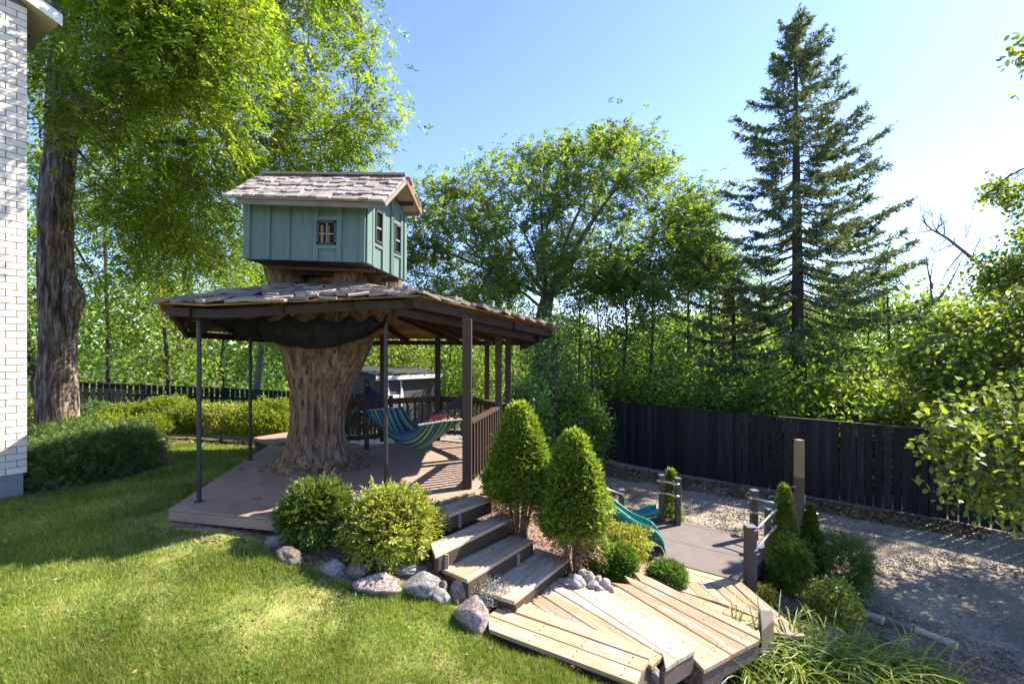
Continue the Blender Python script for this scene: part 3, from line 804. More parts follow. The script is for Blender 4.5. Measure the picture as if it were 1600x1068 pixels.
# ------------------------------------------------------------------ the old stump that carries the tree house
def stump():
    t = thing('tree_stump', (-2.95, 7.4, 0), 'massive bare old tree stump rising through the brown deck', 'tree stump')
    n, seg = 160, 110
    prof = [(-.15,-2.98,.90),(0,-2.98,.68),(.12,-2.98,.54),(.3,-2.98,.45),(.55,-2.97,.395),(.9,-2.94,.39),(1.2,-2.90,.43),(1.5,-2.85,.55),(1.8,-2.80,.65),(2.1,-2.75,.73),(2.4,-2.71,.78),(2.66,-2.70,.74),(2.8,-2.70,.5)]
    zs = np.linspace(-.15, 2.86, seg)
    pz = [p[0] for p in prof]
    cx = np.interp(zs, pz, [p[1] for p in prof]); rr = np.interp(zs, pz, [p[2] for p in prof])
    V = []
    for i, z in enumerate(zs):
        for k in range(n):
            a = 2 * math.pi * k / n
            ca, sa = math.cos(a), math.sin(a)
            tw = a + z * .25
            big = math.cos(3 * tw + .6) * .05 + math.cos(5 * tw + 2) * .035 + noise.noise(Vector((ca * 1.5, sa * 1.5, z * .5))) * .10
            root = max(0, .38 - z) / .38
            big += root * (.16 * max(0, math.cos(5 * a + 1.0)) + .12 * max(0, math.cos(7 * a + .3)) - .06)
            top = max(0, z - 1.0) / 1.8
            big += top * .09 * math.cos(3 * a + 2.1)
            q = Vector((math.cos(tw) * 9, math.sin(tw) * 9, z * 1.1))
            rid = abs(noise.noise(q)) * .06 + abs(noise.noise(q * 2.4)) * .035
            r = rr[i] * (1 + big) + rid - .02
            V.append((cx[i] + ca * r, 7.45 + sa * r * .9, z))
    mb = MB(); mb.v = V
    mb.f = [(i*n+k, i*n+(k+1) % n, (i+1)*n+(k+1) % n, (i+1)*n+k) for i in range(seg - 1) for k in range(n)]
    mb.f.append(tuple((seg-1)*n + k for k in range(n)))
    mb.build('trunk', MAT['stump'], t, smooth=True)
    for a, b, r0, r1 in (((-3.15,7.25,2.2),(-3.36,7.0,3.04),.33,.235), ((-2.5,7.1,2.2),(-2.27,6.88,3.02),.33,.2), ((-2.35,7.55,2.2),(-2.06,7.3,3.04),.3,.2), ((-2.2,7.9,2.2),(-1.95,7.75,3.04),.3,.2), ((-3.0,7.9,2.2),(-3.1,7.9,3.04),.3,.22)):
        V, Fc = bark_tube([a, Vector(a).lerp(Vector(b), .5), b], [r0, (r0 + r1) / 2 * .98, r1], n=60, seg=30, amp=.03, freq=6)
        mb = MB(); mb.v, mb.f = V, Fc
        mb.build('limb', MAT['stump'], t, smooth=True)
stump()

# ------------------------------------------------------------------ tree house
def treehouse():
    FLb, FRb = U(380,404,6.15), U(570,410,6.15)
    FLt, FRt = U(383,309,6.15), U(571.5,312,6.15)
    FLt.x, FLt.y, FRt.x, FRt.y = FLb.x, FLb.y, FRb.x, FRb.y
    BRb = U(633,438,7.4); BRt = Vector((BRb.x, BRb.y, 3.9))
    BLb = FLb + (BRb - FRb); BLt = FLt + (BRt - FRt)
    t = thing('treehouse', (FLb + BRb) / 2, 'small teal playhouse with a shingled gable roof perched on the stump limbs', 'tree house')
    c = (FLb + BRb) / 2
    ridge_R = U(634,281,6.55); uu = (FRb - FLb); uu.z = 0; uu.normalize()
    vv = Vector((BRb.x - FRb.x, BRb.y - FRb.y, 0)).normalized()
    eF_R = U(600,316,5.85); eB_R = U(657,332,7.62)
    Lr = uu * 1.95
    eF_L = U(357,309,5.9); rd_L = ridge_R - Lr + Vector((0, 0, .02)); eB_L = eB_R - Lr
    # right wall gable top under the roof
    apR = RP(608, 300, FRb, vv.cross(Vector((0, 0, 1))))
    def slab(pts, nrm, th):
        n = nrm.normalized() * th
        return MB().quad8([p for p in pts[:4]] + [p + n for p in pts[:4]])
    nF = -vv.copy(); nR = uu.copy(); nR = Vector((vv.y, -vv.x, 0))
    nF = Vector((uu.y, -uu.x, 0)); 
    if nF.y > 0: nF = -nF
    if nR.x < 0: nR = -nR
    slab([FLb, FRb, FRt, FLt], -nF, .02).build('wall', MAT['teal'], t)
    rt = ridge_R.lerp(ridge_R - Lr, .16) - Vector((0, 0, .05)); gt = Vector((BRb.x + (FRb.x - BRb.x) * .45, FRb.y + (BRb.y - FRb.y) * .52, rt.z))
    def gable(fb, bb, bt, ft, top, n):
        m = MB(); P = [fb, bb, bt, top, ft]; Q = [p - n * .02 for p in P]
        m.face(P); m.face(Q[::-1])
        for i in range(5): m.face([P[i], Q[i], Q[(i+1) % 5], P[(i+1) % 5]])
        return m
    gable(FRb, BRb, BRt, FRt, gt, nR).build('wall', MAT['teal'], t)
    sh = FLb - FRb
    gable(FLb, BLb, BLt, FLt, gt + sh, -nR).build('wall', MAT['teal'], t)
    slab([BLb, BRb, BRt, BLt], nF, .02).build('wall', MAT['teal'], t)
    # floor in near-black stain, so that its underside reads dark
    MB().quad8([FLb + (c-FLb)*.02, FRb + (c-FRb)*.02, BRb + (c-BRb)*.02, BLb + (c-BLb)*.02] + [p + (c-p)*.02 + Vector((0, 0, .03)) for p in (FLb, FRb, BRb, BLb)]).build('floor', MAT['fence'], t)
    # battens and trims; a batten is given by its pixel polygon on the wall
    def plate(name, px, p0, n, mat, th, lift=.0):
        P = [RP(x, y, p0, n) + n * lift for x, y in px]
        m = MB(); k = len(P); Q = [p + n * th for p in P]
        m.face(Q); m.face(P[::-1])
        for i in range(k): m.face([P[i], P[(i+1) % k], Q[(i+1) % k], Q[i]])
        return m.build(name, mat, t)
    fr = lambda px, nm='batten', th=.024, mat='teal', lift=.001: plate(nm, px, FLb, nF, MAT[mat], th, lift)
    rt_ = lambda px, nm='batten', th=.024, mat='teal', lift=.001: plate(nm, px, FRb, nR, MAT[mat], th, lift)
    def bot(x): return 404 + (x - 380) / 190 * 6
    for x0, x1 in ((381,391),(416,422),(447,453),(525.5,533.5),(490,497)):
        dx = 2.0
        fr([(x0+dx,316),(x1+dx,316),(x1,bot(x1)),(x0,bot(x0))])
    fr([(563,316),(571.5,316),(570,410),(561.5,410)], 'corner_board')
    fr([(494,338),(530,338.5),(530,345),(494,344.5)], 'window_trim', .022); fr([(494,383),(529,383.5),(529,389.5),(494,389)], 'window_trim', .022)
    def window(px, P0, n, cols, rows, thf=.022):
        fo = plate('window', px, P0, n, MAT['glass'], .004, .002)
        (a, b, c_, d) = px
        lerp = lambda p, q, f: (p[0] + (q[0]-p[0]) * f, p[1] + (q[1]-p[1]) * f)
        W_ = 1.7
        def sub(name, pts, mat, th, lift):
            P = [RP(x, y, P0, n) + n * lift for x, y in pts]; Q = [p + n * th for p in P]
            m = MB(); m.face(Q)
            for i in range(4): m.face([P[i], P[(i+1) % 4], Q[(i+1) % 4], Q[i]])
            m.build(name, mat, fo)
        fw = .12
        for s, e in ((0, fw), (1 - fw, 1)):
            sub('frame', [lerp(a, b, s), lerp(a, b, e), lerp(d, c_, e), lerp(d, c_, s)], MAT['frame'], .026, .004)
        for s, e in ((0, .07), (.93, 1)):
            sub('frame', [lerp(a, d, s), lerp(b, c_, s), lerp(b, c_, e), lerp(a, d, e)], MAT['frame'], .026, .004)
        for k in range(1, cols):
            f = k / cols
            sub('muntin', [lerp(a, b, f-.025), lerp(a, b, f+.025), lerp(d, c_, f+.025), lerp(d, c_, f-.025)], MAT['muntin'], .012, .007)
        for k in range(1, rows):
            f = k / rows + .04
            sub('muntin', [lerp(a, d, f-.022), lerp(b, c_, f-.022), lerp(b, c_, f+.022), lerp(a, d, f+.022)], MAT['muntin'], .012, .007)
        return fo
    w1 = window([(496,346),(527,346.5),(526.5,382.5),(495.5,382)], FLb, nF, 2, 2)
    for x0, x1 in ((501, 505.5), (513, 515)):
        P = [RP(x, y, FLb, nF) + nF * .0065 for x, y in ((x0,352),(x1,352),(x1,380),(x0,380))]
        MB().face(P).build('curtain', MAT['curtain'], w1)
    # right wall
    def rb(x): return 410 + (x - 570) / 63 * 28
    def rtop(x): return 315 - max(0, min(x, 609) - 571) * .42 + max(0, x - 609) * 1.35
    for x0, x1 in ((571,578.5),(609,612.5)):
        rt_([(x0+.8, rtop(x0)+4),(x1+.8, rtop(x1)+4),(x1, rb(x1)),(x0, rb(x0))], 'batten' if x0 > 575 else 'corner_board')
    rt_([(630,334),(633.4,338),(633,438),(629.7,436.5)], 'corner_board')
    for x0, y0, y1, yb in ((580.5,322,378,0),(596.3,318,386,0),(610.8,330,394,0),(624.6,336,400,0)):
        rt_([(x0, y0),(x0+3.0, y0),(x0+2.2, rb(x0+2.2)),(x0-.8, rb(x0))], 'batten')
    rt_([(584,321),(597,325),(597,332),(584,326)], 'window_trim', .02); rt_([(583,379),(597,386),(597,391),(583,383.5)], 'window_trim', .02)
    rt_([(614,344),(625,349),(625,353.5),(614,348)], 'window_trim', .02); rt_([(614,395),(625,400),(625,404),(613.5,398.5)], 'window_trim', .02)
    window([(585,327),(596,332),(595.2,382.5),(584,377)], FRb, nR, 1, 2)
    window([(615,349),(624.4,353.5),(624,398.6),(614.4,394)], FRb, nR, 1, 2)
    # floor beams under the house
    for f in (.3, .6, .88):
        a = FLb.lerp(BLb, f) + Vector((.05, 0, -.03)); b = FRb.lerp(BRb, f) + Vector((-.05, 0, -.03))
        MB().bar(a, b, .05, .05).build('joist', MAT['brown'], t)
    # roof slopes
    def plane(a, b, c_, d, th):       # a,b along the eave, c,d along the ridge
        n = (b - a).cross(d - a).normalized()
        if n.z < 0: n = -n
        return MB().quad8([a, b, c_, d, a + n*th, b + n*th, c_ + n*th, d + n*th]), n
    m, nf = plane(eF_L, eF_R, ridge_R, rd_L, .02); m.build('roof', MAT['greywood'], t)
    m, nb = plane(eB_R, eB_L, rd_L, ridge_R, .02); m.build('roof', MAT['greywood'], t)
    MB().bar(rd_L + Vector((-.02, 0, .065)) + uu*.02, ridge_R + Vector((0, 0, .065)), .10, .03).build('ridge_cap', MAT['shake_edge'], t)
    MB().bar(eB_R + Vector((.01, 0, -.0)), ridge_R + Vector((.01, 0, -.01)), .025, .1).build('rake_board', MAT['amber'], t)
    MB().bar(eF_R + Vector((.005, .02, -.02)), ridge_R + Vector((.005, 0, -.02)), .02, .05).build('rake_board', MAT['greywood'], t)
    MB().bar(eF_L + Vector((.1, .03, -.035)), eF_R + Vector((-.02, .03, -.035)), .025, .06).build('fascia', MAT['greywood'], t)
    MB().bar(eB_R.lerp(ridge_R, .35) - Lr * .02 - Vector((0, 0, .03)), eB_R.lerp(ridge_R, .35) - Lr * .25 - Vector((0, 0, .03)), .05, .05).build('purlin', MAT['brown'], t)
    MB().bar(eB_R - Lr * .01 - Vector((0, 0, .03)), eB_R - Lr * .9 - Vector((0, 0, .03)), .03, .05).build('fascia', MAT['greywood'], t)
    shakes(t, [(eF_L, eF_R, ridge_R, rd_L, nf, 6, True), (eB_R, eB_L, rd_L, ridge_R, nb, 5, True)], .021, 'shake', wmin=.09, wmax=.17)

SHK = {}
def shake_meshes(mat):
    if mat in SHK: return SHK[mat]
    out = []
    for i in range(5):
        m = MB()
        k = 4
        pts = [(x / (k-1) - .5, rnd.uniform(-.05, .02)) for x in range(k)]
        bt = [(x, y, 0) for x, y in pts]; bt2 = [(x, y, 1.0 + rnd.uniform(-.15, .15)) for x, y in pts]
        up = [(x, 1, 0) for x, y in pts]; up2 = [(x, 1, .25) for x, y in pts]
        m.v = bt + bt2 + up + up2
        for j in range(k - 1):
            m.f += [(k+j, k+j+1, 3*k+j+1, 3*k+j), (j+1, j, 2*k+j, 2*k+j+1), (j, j+1, k+j+1, k+j)]
        m.f += [(0, k, 3*k, 2*k), (k-1, 3*k-1, 4*k-1, 2*k-1)]
        me = bpy.data.meshes.new('shingle'); me.from_pydata(m.v, [], m.f); me.materials.append(MAT[mat])
        out.append(me)
    SHK[mat] = out
    return out

def shakes(t, sectors, lift, mat, wmin=.1, wmax=.2, thick=.022, jit=.03, rough=.1, lift_j=.012):
    """rows of wooden shakes; a sector = eave a,b, top c,d, normal, courses, individual?"""
    mes = shake_meshes(mat)
    rest = MB()
    for (a, b, c, d, n, rows, single) in sectors:
        H = ((d - a).length + (c - b).length) / 2
        for r in range(rows):
            f0 = r / rows - .015
            f1 = min(1.0, f0 + 1.9 / rows)
            A, B = a.lerp(d, f0), b.lerp(c, f0); A1, B1 = a.lerp(d, f1), b.lerp(c, f1)
            L = (B - A).length
            x = -rnd.uniform(0, .08)
            while x < L:
                w = rnd.uniform(wmin, wmax)
                if x + w > L + .04: w = max(.05, L - x + .02)
                f = (x + w / 2) / L
                p = A.lerp(B, f) + n * (lift + r * .0015 + rnd.uniform(0, lift_j))
                q = A1.lerp(B1, f)
                yv = q - A.lerp(B, f)
                yv = yv + n * (-.0)
                dn = yv.normalized() * rnd.uniform(-jit, jit)
                p = p + dn
                xv = (B - A).normalized(); yaw = rnd.uniform(-.05, .05)
                zt = n + xv * rnd.uniform(-1, 1) * rough
                yv2 = yv * rnd.uniform(.9, 1.05) + xv * yaw * yv.length + n * rnd.uniform(-lift_j, lift_j * .4) + xv * rnd.uniform(-1, 1) * rough * .5 * yv.length
                M = frame(p, xv * w * .96, yv2, zt.normalized() * thick * rnd.uniform(.7, 1.3))
                if single: inst('shingle', rnd.choice(mes), t, M)
                else:
                    me = rnd.choice(mes); b0 = len(rest.v)
                    rest.v += [tuple(M @ v.co) for v in me.vertices]
                    rest.f += [tuple(b0 + i for i in pl.vertices) for pl in me.polygons]
                x += w * 1.0
    if rest.v:
        o = rest.build('shingles', MAT[mat], t); o['kind'] = 'stuff'
treehouse()

# ------------------------------------------------------------------ pavilion
EAVE = [Vector(p) for p in [U(247,474,5.45), U(322,478,5.25), U(657,463,5.75), U(870,513,7.9), Vector((.45,10.1,2.0)), Vector((-1.2,11.0,2.02)), Vector((-4.4,10.0,2.02)), Vector((-4.95,7.2,2.10))]]
def pavilion():
    t = thing('pavilion', (-2.4, 7.2, 0), 'open pavilion with a wide ragged shingle roof on thin poles round the stump', 'pavilion')
    ctr = Vector((-2.72, 7.35, 0))
    ring = []
    for i, e in enumerate(EAVE):
        d = (e.xy - ctr.xy).normalized()
        ring.append(Vector((ctr.x + d.x * .84, ctr.y + d.y * .84, 2.63)))
    n = len(EAVE)
    secs = []
    for i in range(n):
        a, b = EAVE[i], EAVE[(i+1) % n]; c, d = ring[(i+1) % n], ring[i]
        nm = (b - a).cross(d - a).normalized()
        if nm.z < 0: nm = -nm
        # underside boards
        k = 7
        for j in range(k):
            f0, f1 = j / k, (j + .93) / k
            P = [a.lerp(d, f0), b.lerp(c, f0), b.lerp(c, f1), a.lerp(d, f1)]
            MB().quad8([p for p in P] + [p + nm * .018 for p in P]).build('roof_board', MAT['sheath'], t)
        rows = max(5, round(((a+b)/2 - (c+d)/2).length / .19))
        if i == 0: rows = 8
        if i == 1: rows = 9
        secs.append((a, b, c, d, nm, rows, i in (0, 1)))
        # eave beams
        o = (ctr - (a + b) / 2); o.z = 0; o.normalize()
        A = a + o * .10 + Vector((0, 0, -.085)); B = b + o * .10 + Vector((0, 0, -.085))
        m = 3 if i in (1, 2, 3) else 2
        for j in range(m):
            f0, f1 = j / m, (j + 1) / m
            zz = rnd.uniform(-.012, .012); oo = o * (.03 * (j % 2))
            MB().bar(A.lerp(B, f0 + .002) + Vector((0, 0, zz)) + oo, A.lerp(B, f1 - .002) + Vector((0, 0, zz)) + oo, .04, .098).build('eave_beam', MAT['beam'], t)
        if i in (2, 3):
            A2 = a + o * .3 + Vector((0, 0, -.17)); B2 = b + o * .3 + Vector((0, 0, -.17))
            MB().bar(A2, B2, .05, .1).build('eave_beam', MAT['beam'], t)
        # rafters
        nr_ = 3
        for j in range(nr_):
            f = j / nr_
            p = a.lerp(b, f) + o * .16; q = d.lerp(c, f) 
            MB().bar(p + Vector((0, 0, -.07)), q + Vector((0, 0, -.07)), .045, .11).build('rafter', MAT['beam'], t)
    # the three sectors that face the garden are single shingles, the rest stays one piece
    shakes(t, [s for s in secs if s[6]], .022, 'shake_edge', wmin=.10, wmax=.27, thick=.03, jit=.075, rough=.3, lift_j=.032)
    s2 = secs[2]
    shakes(t, [(*s2[:5], 12, True)], .02, 'shake_edge', wmin=.2, wmax=.36, thick=.034, jit=.07, rough=.28, lift_j=.03)
    shakes(t, [s for s in secs[3:]], .02, 'shake_edge', wmin=.15, wmax=.3, thick=.024)
    def post(px, py, d, w, top, mat, label, nm='post', round_=False):
        b = U(px, py, d); b.z = 0
        if round_:
            o = MB().tube([b, Vector((b.x, b.y, top))], w / 2, 12).build(nm, MAT[mat], t, smooth=False)
            MB().tube([b, b + Vector((0, 0, .012))], w, 12).build('base_plate', MAT[mat], o)
            MB().box(b.x - .05, b.x + .05, b.y - .05, b.y + .05, top - .002, top + .006).build('top_plate', MAT[mat], o)
        else:
            o = bevel(MB().box(b.x - w/2, b.x + w/2, b.y - w/2, b.y + w/2, 0, top).build(nm, MAT[mat], t), .005)
        o['label'] = label
    post(311, 0, 5.71, .052, 2.13, 'pole', 'thin black pole at the left front corner', 'pole', True)
    post(391, 0, 7.85, .052, 2.08, 'pole', 'thin black pole at the back left', 'pole', True)
    post(603, 0, 6.09, .052, 2.24, 'pole', 'thin black pole right of the stump', 'pole', True)
    post(730, 0, 6.26, .118, 2.19, 'brown', 'thick square brown post at the head of the stairs')
    post(597, 0, 9.4, .07, 2.06, 'brown', 'dark post behind the hammock')
    post(684, 0, 9.6, .1, 2.05, 'brown', 'dark post in the back railing')
    post(761, 0, 9.1, .09, 2.0, 'brown', 'slim brown post in the back right railing')
    post(779, 0, 7.95, .11, 2.03, 'brown', 'brown corner post at the end of the side railing')
    post(794, 0, 8.25, .10, 2.0, 'brown', 'brown post behind the cone cedar')
pavilion()

# ------------------------------------------------------------------ railings
BAL = bpy.data.meshes.new('baluster'); _q = MB().box(-.5,.5,-.5,.5,0,1); BAL.from_pydata(_q.v, [], _q.f); BAL.materials.append(MAT['brown'])
def railing(label, pts, top, low, step, w=.038):
    t = thing('deck_railing', (pts[0][0], pts[0][1], 0), label, 'railing')
    for i in range(len(pts) - 1):
        a, b = Vector((*pts[i], 0)), Vector((*pts[i+1], 0))
        L = (b - a).length; d = (b - a).normalized()
        up = lambda p, z: Vector((p.x, p.y, z))
        MB().bar(up(a, top - .02), up(b, top - .02), .09, .04).build('top_rail', MAT['brown'], t)
        MB().bar(up(a, top - .075), up(b, top - .075), .04, .065).build('sub_rail', MAT['brown'], t)
        MB().bar(up(a, low), up(b, low), .04, .08).build('bottom_rail', MAT['brown'], t)
        n = max(1, round(L / step))
        sd = Vector((d.y, -d.x, 0))
        for k in range(n):
            p = a.lerp(b, (k + .5) / n) + sd * .036
            inst('baluster', BAL, t, frame((p.x, p.y, low - .05), d * w, sd * w, Vector((0, 0, top - low - .0))))
    return t
railing('short side railing of brown balusters between the thick post and the cone cedar', [(-.56, 6.34), (-.24, 7.9)], .86, .13, .14)
railing('long back railing of dark balusters behind the striped hammock', [(-3.5, 8.85), (-2.92, 8.9), (-1.97, 9.4), (-1.46, 9.7), (-.75, 9.35), (-.2, 8.5), (-.12, 8.3)], .86, .16, .15)
# bench rail left behind the stump
t = thing('hammock_post', (U(573,0,8.65).x, 8.65, 0), 'short dark post that holds the left end of the hammock', 'post')
b = t.location
bevel(MB().box(b.x-.035, b.x+.035, b.y-.035, b.y+.035, 0, 1.27).build('shaft', MAT['brown'], t), .004)
MB().tube([Vector((b.x, b.y-.03, 1.17)), Vector((b.x+.03, b.y-.07, 1.16)), Vector((b.x+.04, b.y-.08, 1.14))], .008, 6).build('hook', MAT['steel'], t)

# ------------------------------------------------------------------ hammock
def hammock():
    A = Vector((b.x + .03, b.y - .06, 1.15)); B = Vector((U(724,0,6.3).x, 6.36, 1.22))
    l0, r0 = Vector((-2.15, 8.08, .80)), Vector((-.95, 6.72, .80))
    ax = (r0 - l0); ax.z = 0; ax.normalize(); sd = Vector((-ax.y, ax.x, 0))
    hw = .36
    t = thing('hammock', (-1.6, 7.4, .25), 'blue and green striped hammock sagging between the stump side post and the thick post', 'hammock')
    stripes = ['hm0','hm1','hm2','hm3','hm4']
    cols = [(.02,.05,.13),(.03,.16,.2),(.2,.3,.1),(.02,.03,.07),(.05,.2,.1),(.32,.38,.16),(.03,.09,.22)]
    mats = [M_tex('hammock_stripe', [tuple(c * .8 for c in col), tuple(min(1, c * 1.15) for c in col)], scale=40, bump=.3, bscale=160, bdist=.003, rough=.9) for col in cols]
    order = [0,6,1,3,2,0,4,5,3,1,6,0,2,4,0,5,1,0,4,2,3,6,1,5,0,4]
    nu, ns = 36, len(order)
    def P(u, s):                       # u along, s across -1..1
        c = l0.lerp(r0, u)
        prof = 4 * u * (1 - u)
        sag = .52 * prof ** .9
        edge = abs(s) ** 2.2
        z = c.z - sag + edge * prof * .30 
        wd = hw * (1 - .22 * prof)
        return Vector((c.x, c.y, 0)) + sd * s * wd + Vector((0, 0, z + .012 * math.sin(s * 22 + u * 5) * prof))
    me = MB(); idx = []
    for i in range(nu + 1):
        for k in range(ns + 1):
            me.v.append(tuple(P(i / nu, k / ns * 2 - 1)))
    for i in range(nu):
        for k in range(ns):
            me.f.append((i*(ns+1)+k, i*(ns+1)+k+1, (i+1)*(ns+1)+k+1, (i+1)*(ns+1)+k)); idx.append(order[k])
    o = me.build('cloth', mats[0], t, smooth=True)
    for m in mats[1:]: o.data.materials.append(m)
    o.data.polygons.foreach_set('material_index', idx)
    s = o.modifiers.new('thickness', 'SOLIDIFY'); s.thickness = .006
    for c in (l0, r0):
        MB().tube([c + sd * -.40 + Vector((0,0,-.015)), c + Vector((0,0,.0)), c + sd * .40 + Vector((0,0,-.015))], .014, 8).build('spreader_bar', MAT['rope'], t)
    for c, e, mt in ((l0, A, 'purple'), (r0, B, 'purple')):
        m = MB()
        for k in range(15):
            s_ = k / 14 * 2 - 1
            m.tube(curve_pts(c + sd * s_ * .36, e, 3, -.02, .0), .0045, 4, False)
        m.build('strings', MAT[mt], t)
        m = MB()
        k = 10
        for i in range(k):
            s0, s1 = i / k * 2 - 1, (i + 1) / k * 2 - 1
            p0, p1 = c + sd * s0 * .30, c + sd * s1 * .30
            m.face([p0.lerp(e, .42), p1.lerp(e, .42), p1.lerp(e, .96), p0.lerp(e, .96)])
        m.build('end_cloth', MAT[mt], t)
    m = MB()
    for i in range(3):
        s0, s1 = -.9 + i * .3, -.9 + i * .3 + .24
        p0, p1 = r0 + sd * s0 * .34, r0 + sd * s1 * .34
        of = Vector((.0, -.015, 0))
        m.face([p0.lerp(B, .06) + of, p1.lerp(B, .06) + of, p1.lerp(B, .3) + of, p0.lerp(B, .3) + of])
    m.build('fringe', MAT['pink'], t)
    m = MB(); m.tube([B, Vector((U(735,0,6.2).x, 6.2, 1.25))], .008, 5); m.build('cord', MAT['rope'], t)
hammock()

# ------------------------------------------------------------------ netting under the eave
def net():
    t = thing('safety_net', U(470, 520, 6.2), 'sagging black mesh net slung under the pavilion eave before the stump', 'net')
    top = [U(338,500,5.6), U(372,498,5.9), U(408,495,6.1), U(450,492,6.15), U(500,495,6.2), U(545,493,6.2), U(582,492,6.1), U(604,494,6.05)]
    bot = [U(340,508,5.7), U(372,523,6.2), U(408,528,6.35), U(450,540,6.35), U(490,543,6.35), U(530,540,6.35), U(575,524,6.3), U(606,504,6.1)]
    nu, nv = 84, 15
    def P(u, v):
        x = u * (len(top) - 1); i = min(int(x), len(top) - 2); f = x - i
        f = f * f * (3 - 2 * f)
        a = top[i].lerp(top[i+1], f) + Vector((0, 0, -.09 * math.sin(math.pi * f) * (1 if i > 1 else .4))); c = bot[i].lerp(bot[i+1], f)
        p = a.lerp(c, v)
        p.y -= .12 * math.sin(math.pi * v) + .03 * noise.noise(Vector((u * 14, v * 3, 1)))
        p.z += .02 * noise.noise(Vector((u * 18, v * 4, 5)))
        return p
    m = MB()
    def strip(p, q, w):
        d = (q - p); s = d.cross(Vector((0, 1, 0))).normalized() * w
        m.face([p - s, p + s, q + s, q - s])
    for i in range(nu):
        for j in range(nv):
            a, b_, c, d = P(i/nu, j/nv), P((i+1)/nu, j/nv), P((i+1)/nu, (j+1)/nv), P(i/nu, (j+1)/nv)
            strip(a, c, .0075); strip(b_, d, .0075)
    m.build('mesh', MAT['net'], t)
    m = MB()
    m.tube([P(i/60, 1) for i in range(61)], .016, 6); m.build('bottom_cord', MAT['net'], t)
    m = MB()
    m.tube([P(i/60, 0) for i in range(61)], .012, 6); m.build('top_cord', MAT['net'], t)
    # folded loose part on the left
    m = MB()
    for k in range(5):
        m.tube([P(.02 + u * .36 / 12, .2 + .15 * k) + Vector((0, -.03 * k % .1, .02 * math.sin(u * 1.7 + k))) for u in range(13)], .012, 5)
    m.build('fold', MAT['net'], t)
net()
# ------------------------------------------------------------------ stairs from the deck to the planks
PLK = {}
def plank_poly(name, px, z, mat, t, th=.038, tilt=0.0):
    """one board given by its outline (photo pixels on the level z); its own axes run along the grain"""
    P = [G(x, y, z) for x, y in px]
    e = max(((P[(i+1) % len(P)] - P[i]) for i in range(len(P))), key=lambda v: v.length)
    ang = math.atan2(e.y, e.x)
    c = sum(P, Vector()) / len(P)
    ca, sa = math.cos(-ang), math.sin(-ang)
    loc = [((p.x-c.x)*ca - (p.y-c.y)*sa, (p.x-c.x)*sa + (p.y-c.y)*ca) for p in P]
    m = MB().prism(loc, -th, 0)
    me = bpy.data.meshes.new(name); me.from_pydata(m.v, [], m.f)
    o = link(name, me, t, MAT[mat])
    o.location = c - wloc(t) + Vector((0, 0, rnd.uniform(-.002, .002)))
    o.rotation_euler = (rnd.uniform(-.003, .003), 0, ang)
    return bevel(o, .004, 2)

def stairs():
    t = thing('stairs', G(737, 919, -.6), 'four wide grey plank stairs descending from the deck to the plank walk', 'stairs')
    levels = [
        # z, back left, back right, front right, front left, boards
        (-.02, (657,801), (743.5,771.5), (768,778.5), (671,815), 2, 'oldplank'),
        (-.20, (672,848), (783,800), (802,808), (680,867), 2, 'oldplank'),
        (-.38, (690,888), (799,834.5), (834,843), (731,905), 3, 'plank'),
        (-.56, (737,918), (838,855), (890.5,872), (805,939), 3, 'oldplank')]
    for i, (z, bl, br, fr, fl, nb, mt) in enumerate(levels):
        BL, BR, FR, FL = [G(x, y, z) for x, y in (bl, br, fr, fl)]
        for k in range(nb):
            f0, f1 = k / nb, (k + 1) / nb - .018
            q = [BL.lerp(FL, f0), BR.lerp(FR, f0), BR.lerp(FR, f1), BL.lerp(FL, f1)]
            e = q[1] - q[0]; ang = math.atan2(e.y, e.x); c = sum(q, Vector()) / 4
            ca, sa = math.cos(-ang), math.sin(-ang)
            loc = [((p.x-c.x)*ca - (p.y-c.y)*sa, (p.x-c.x)*sa + (p.y-c.y)*ca) for p in q]
            m = MB().prism(loc, -.038, 0)
            me = bpy.data.meshes.new('tread'); me.from_pydata(m.v, [], m.f)
            o = link('tread', me, t, MAT[mt]); o.location = c - wloc(t); o.rotation_euler = (0, 0, ang)
            bevel(o, .004, 2)
        # riser board under the front edge and side stringers
        ins = (BL - FL).normalized() * .02
        hh = (.135, .135, .135, .085)[i]
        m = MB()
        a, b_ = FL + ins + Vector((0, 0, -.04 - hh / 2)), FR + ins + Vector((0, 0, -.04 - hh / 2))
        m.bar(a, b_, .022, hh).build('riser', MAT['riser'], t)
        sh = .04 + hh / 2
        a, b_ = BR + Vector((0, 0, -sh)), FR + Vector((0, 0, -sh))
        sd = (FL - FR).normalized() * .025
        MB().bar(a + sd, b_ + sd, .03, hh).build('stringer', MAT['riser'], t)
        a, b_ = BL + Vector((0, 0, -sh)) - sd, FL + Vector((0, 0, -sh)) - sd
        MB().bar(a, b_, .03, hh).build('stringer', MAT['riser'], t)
        f = (.45, .12, .72, .5)[i]
        if i != 3:
            p = FL.lerp(FR, f) - ins * .5
            MB().box(p.x-.018, p.x+.018, p.y-.012, p.y+.012, z - .185, z - .04).build('support_post', MAT['greywood'], t)
stairs()

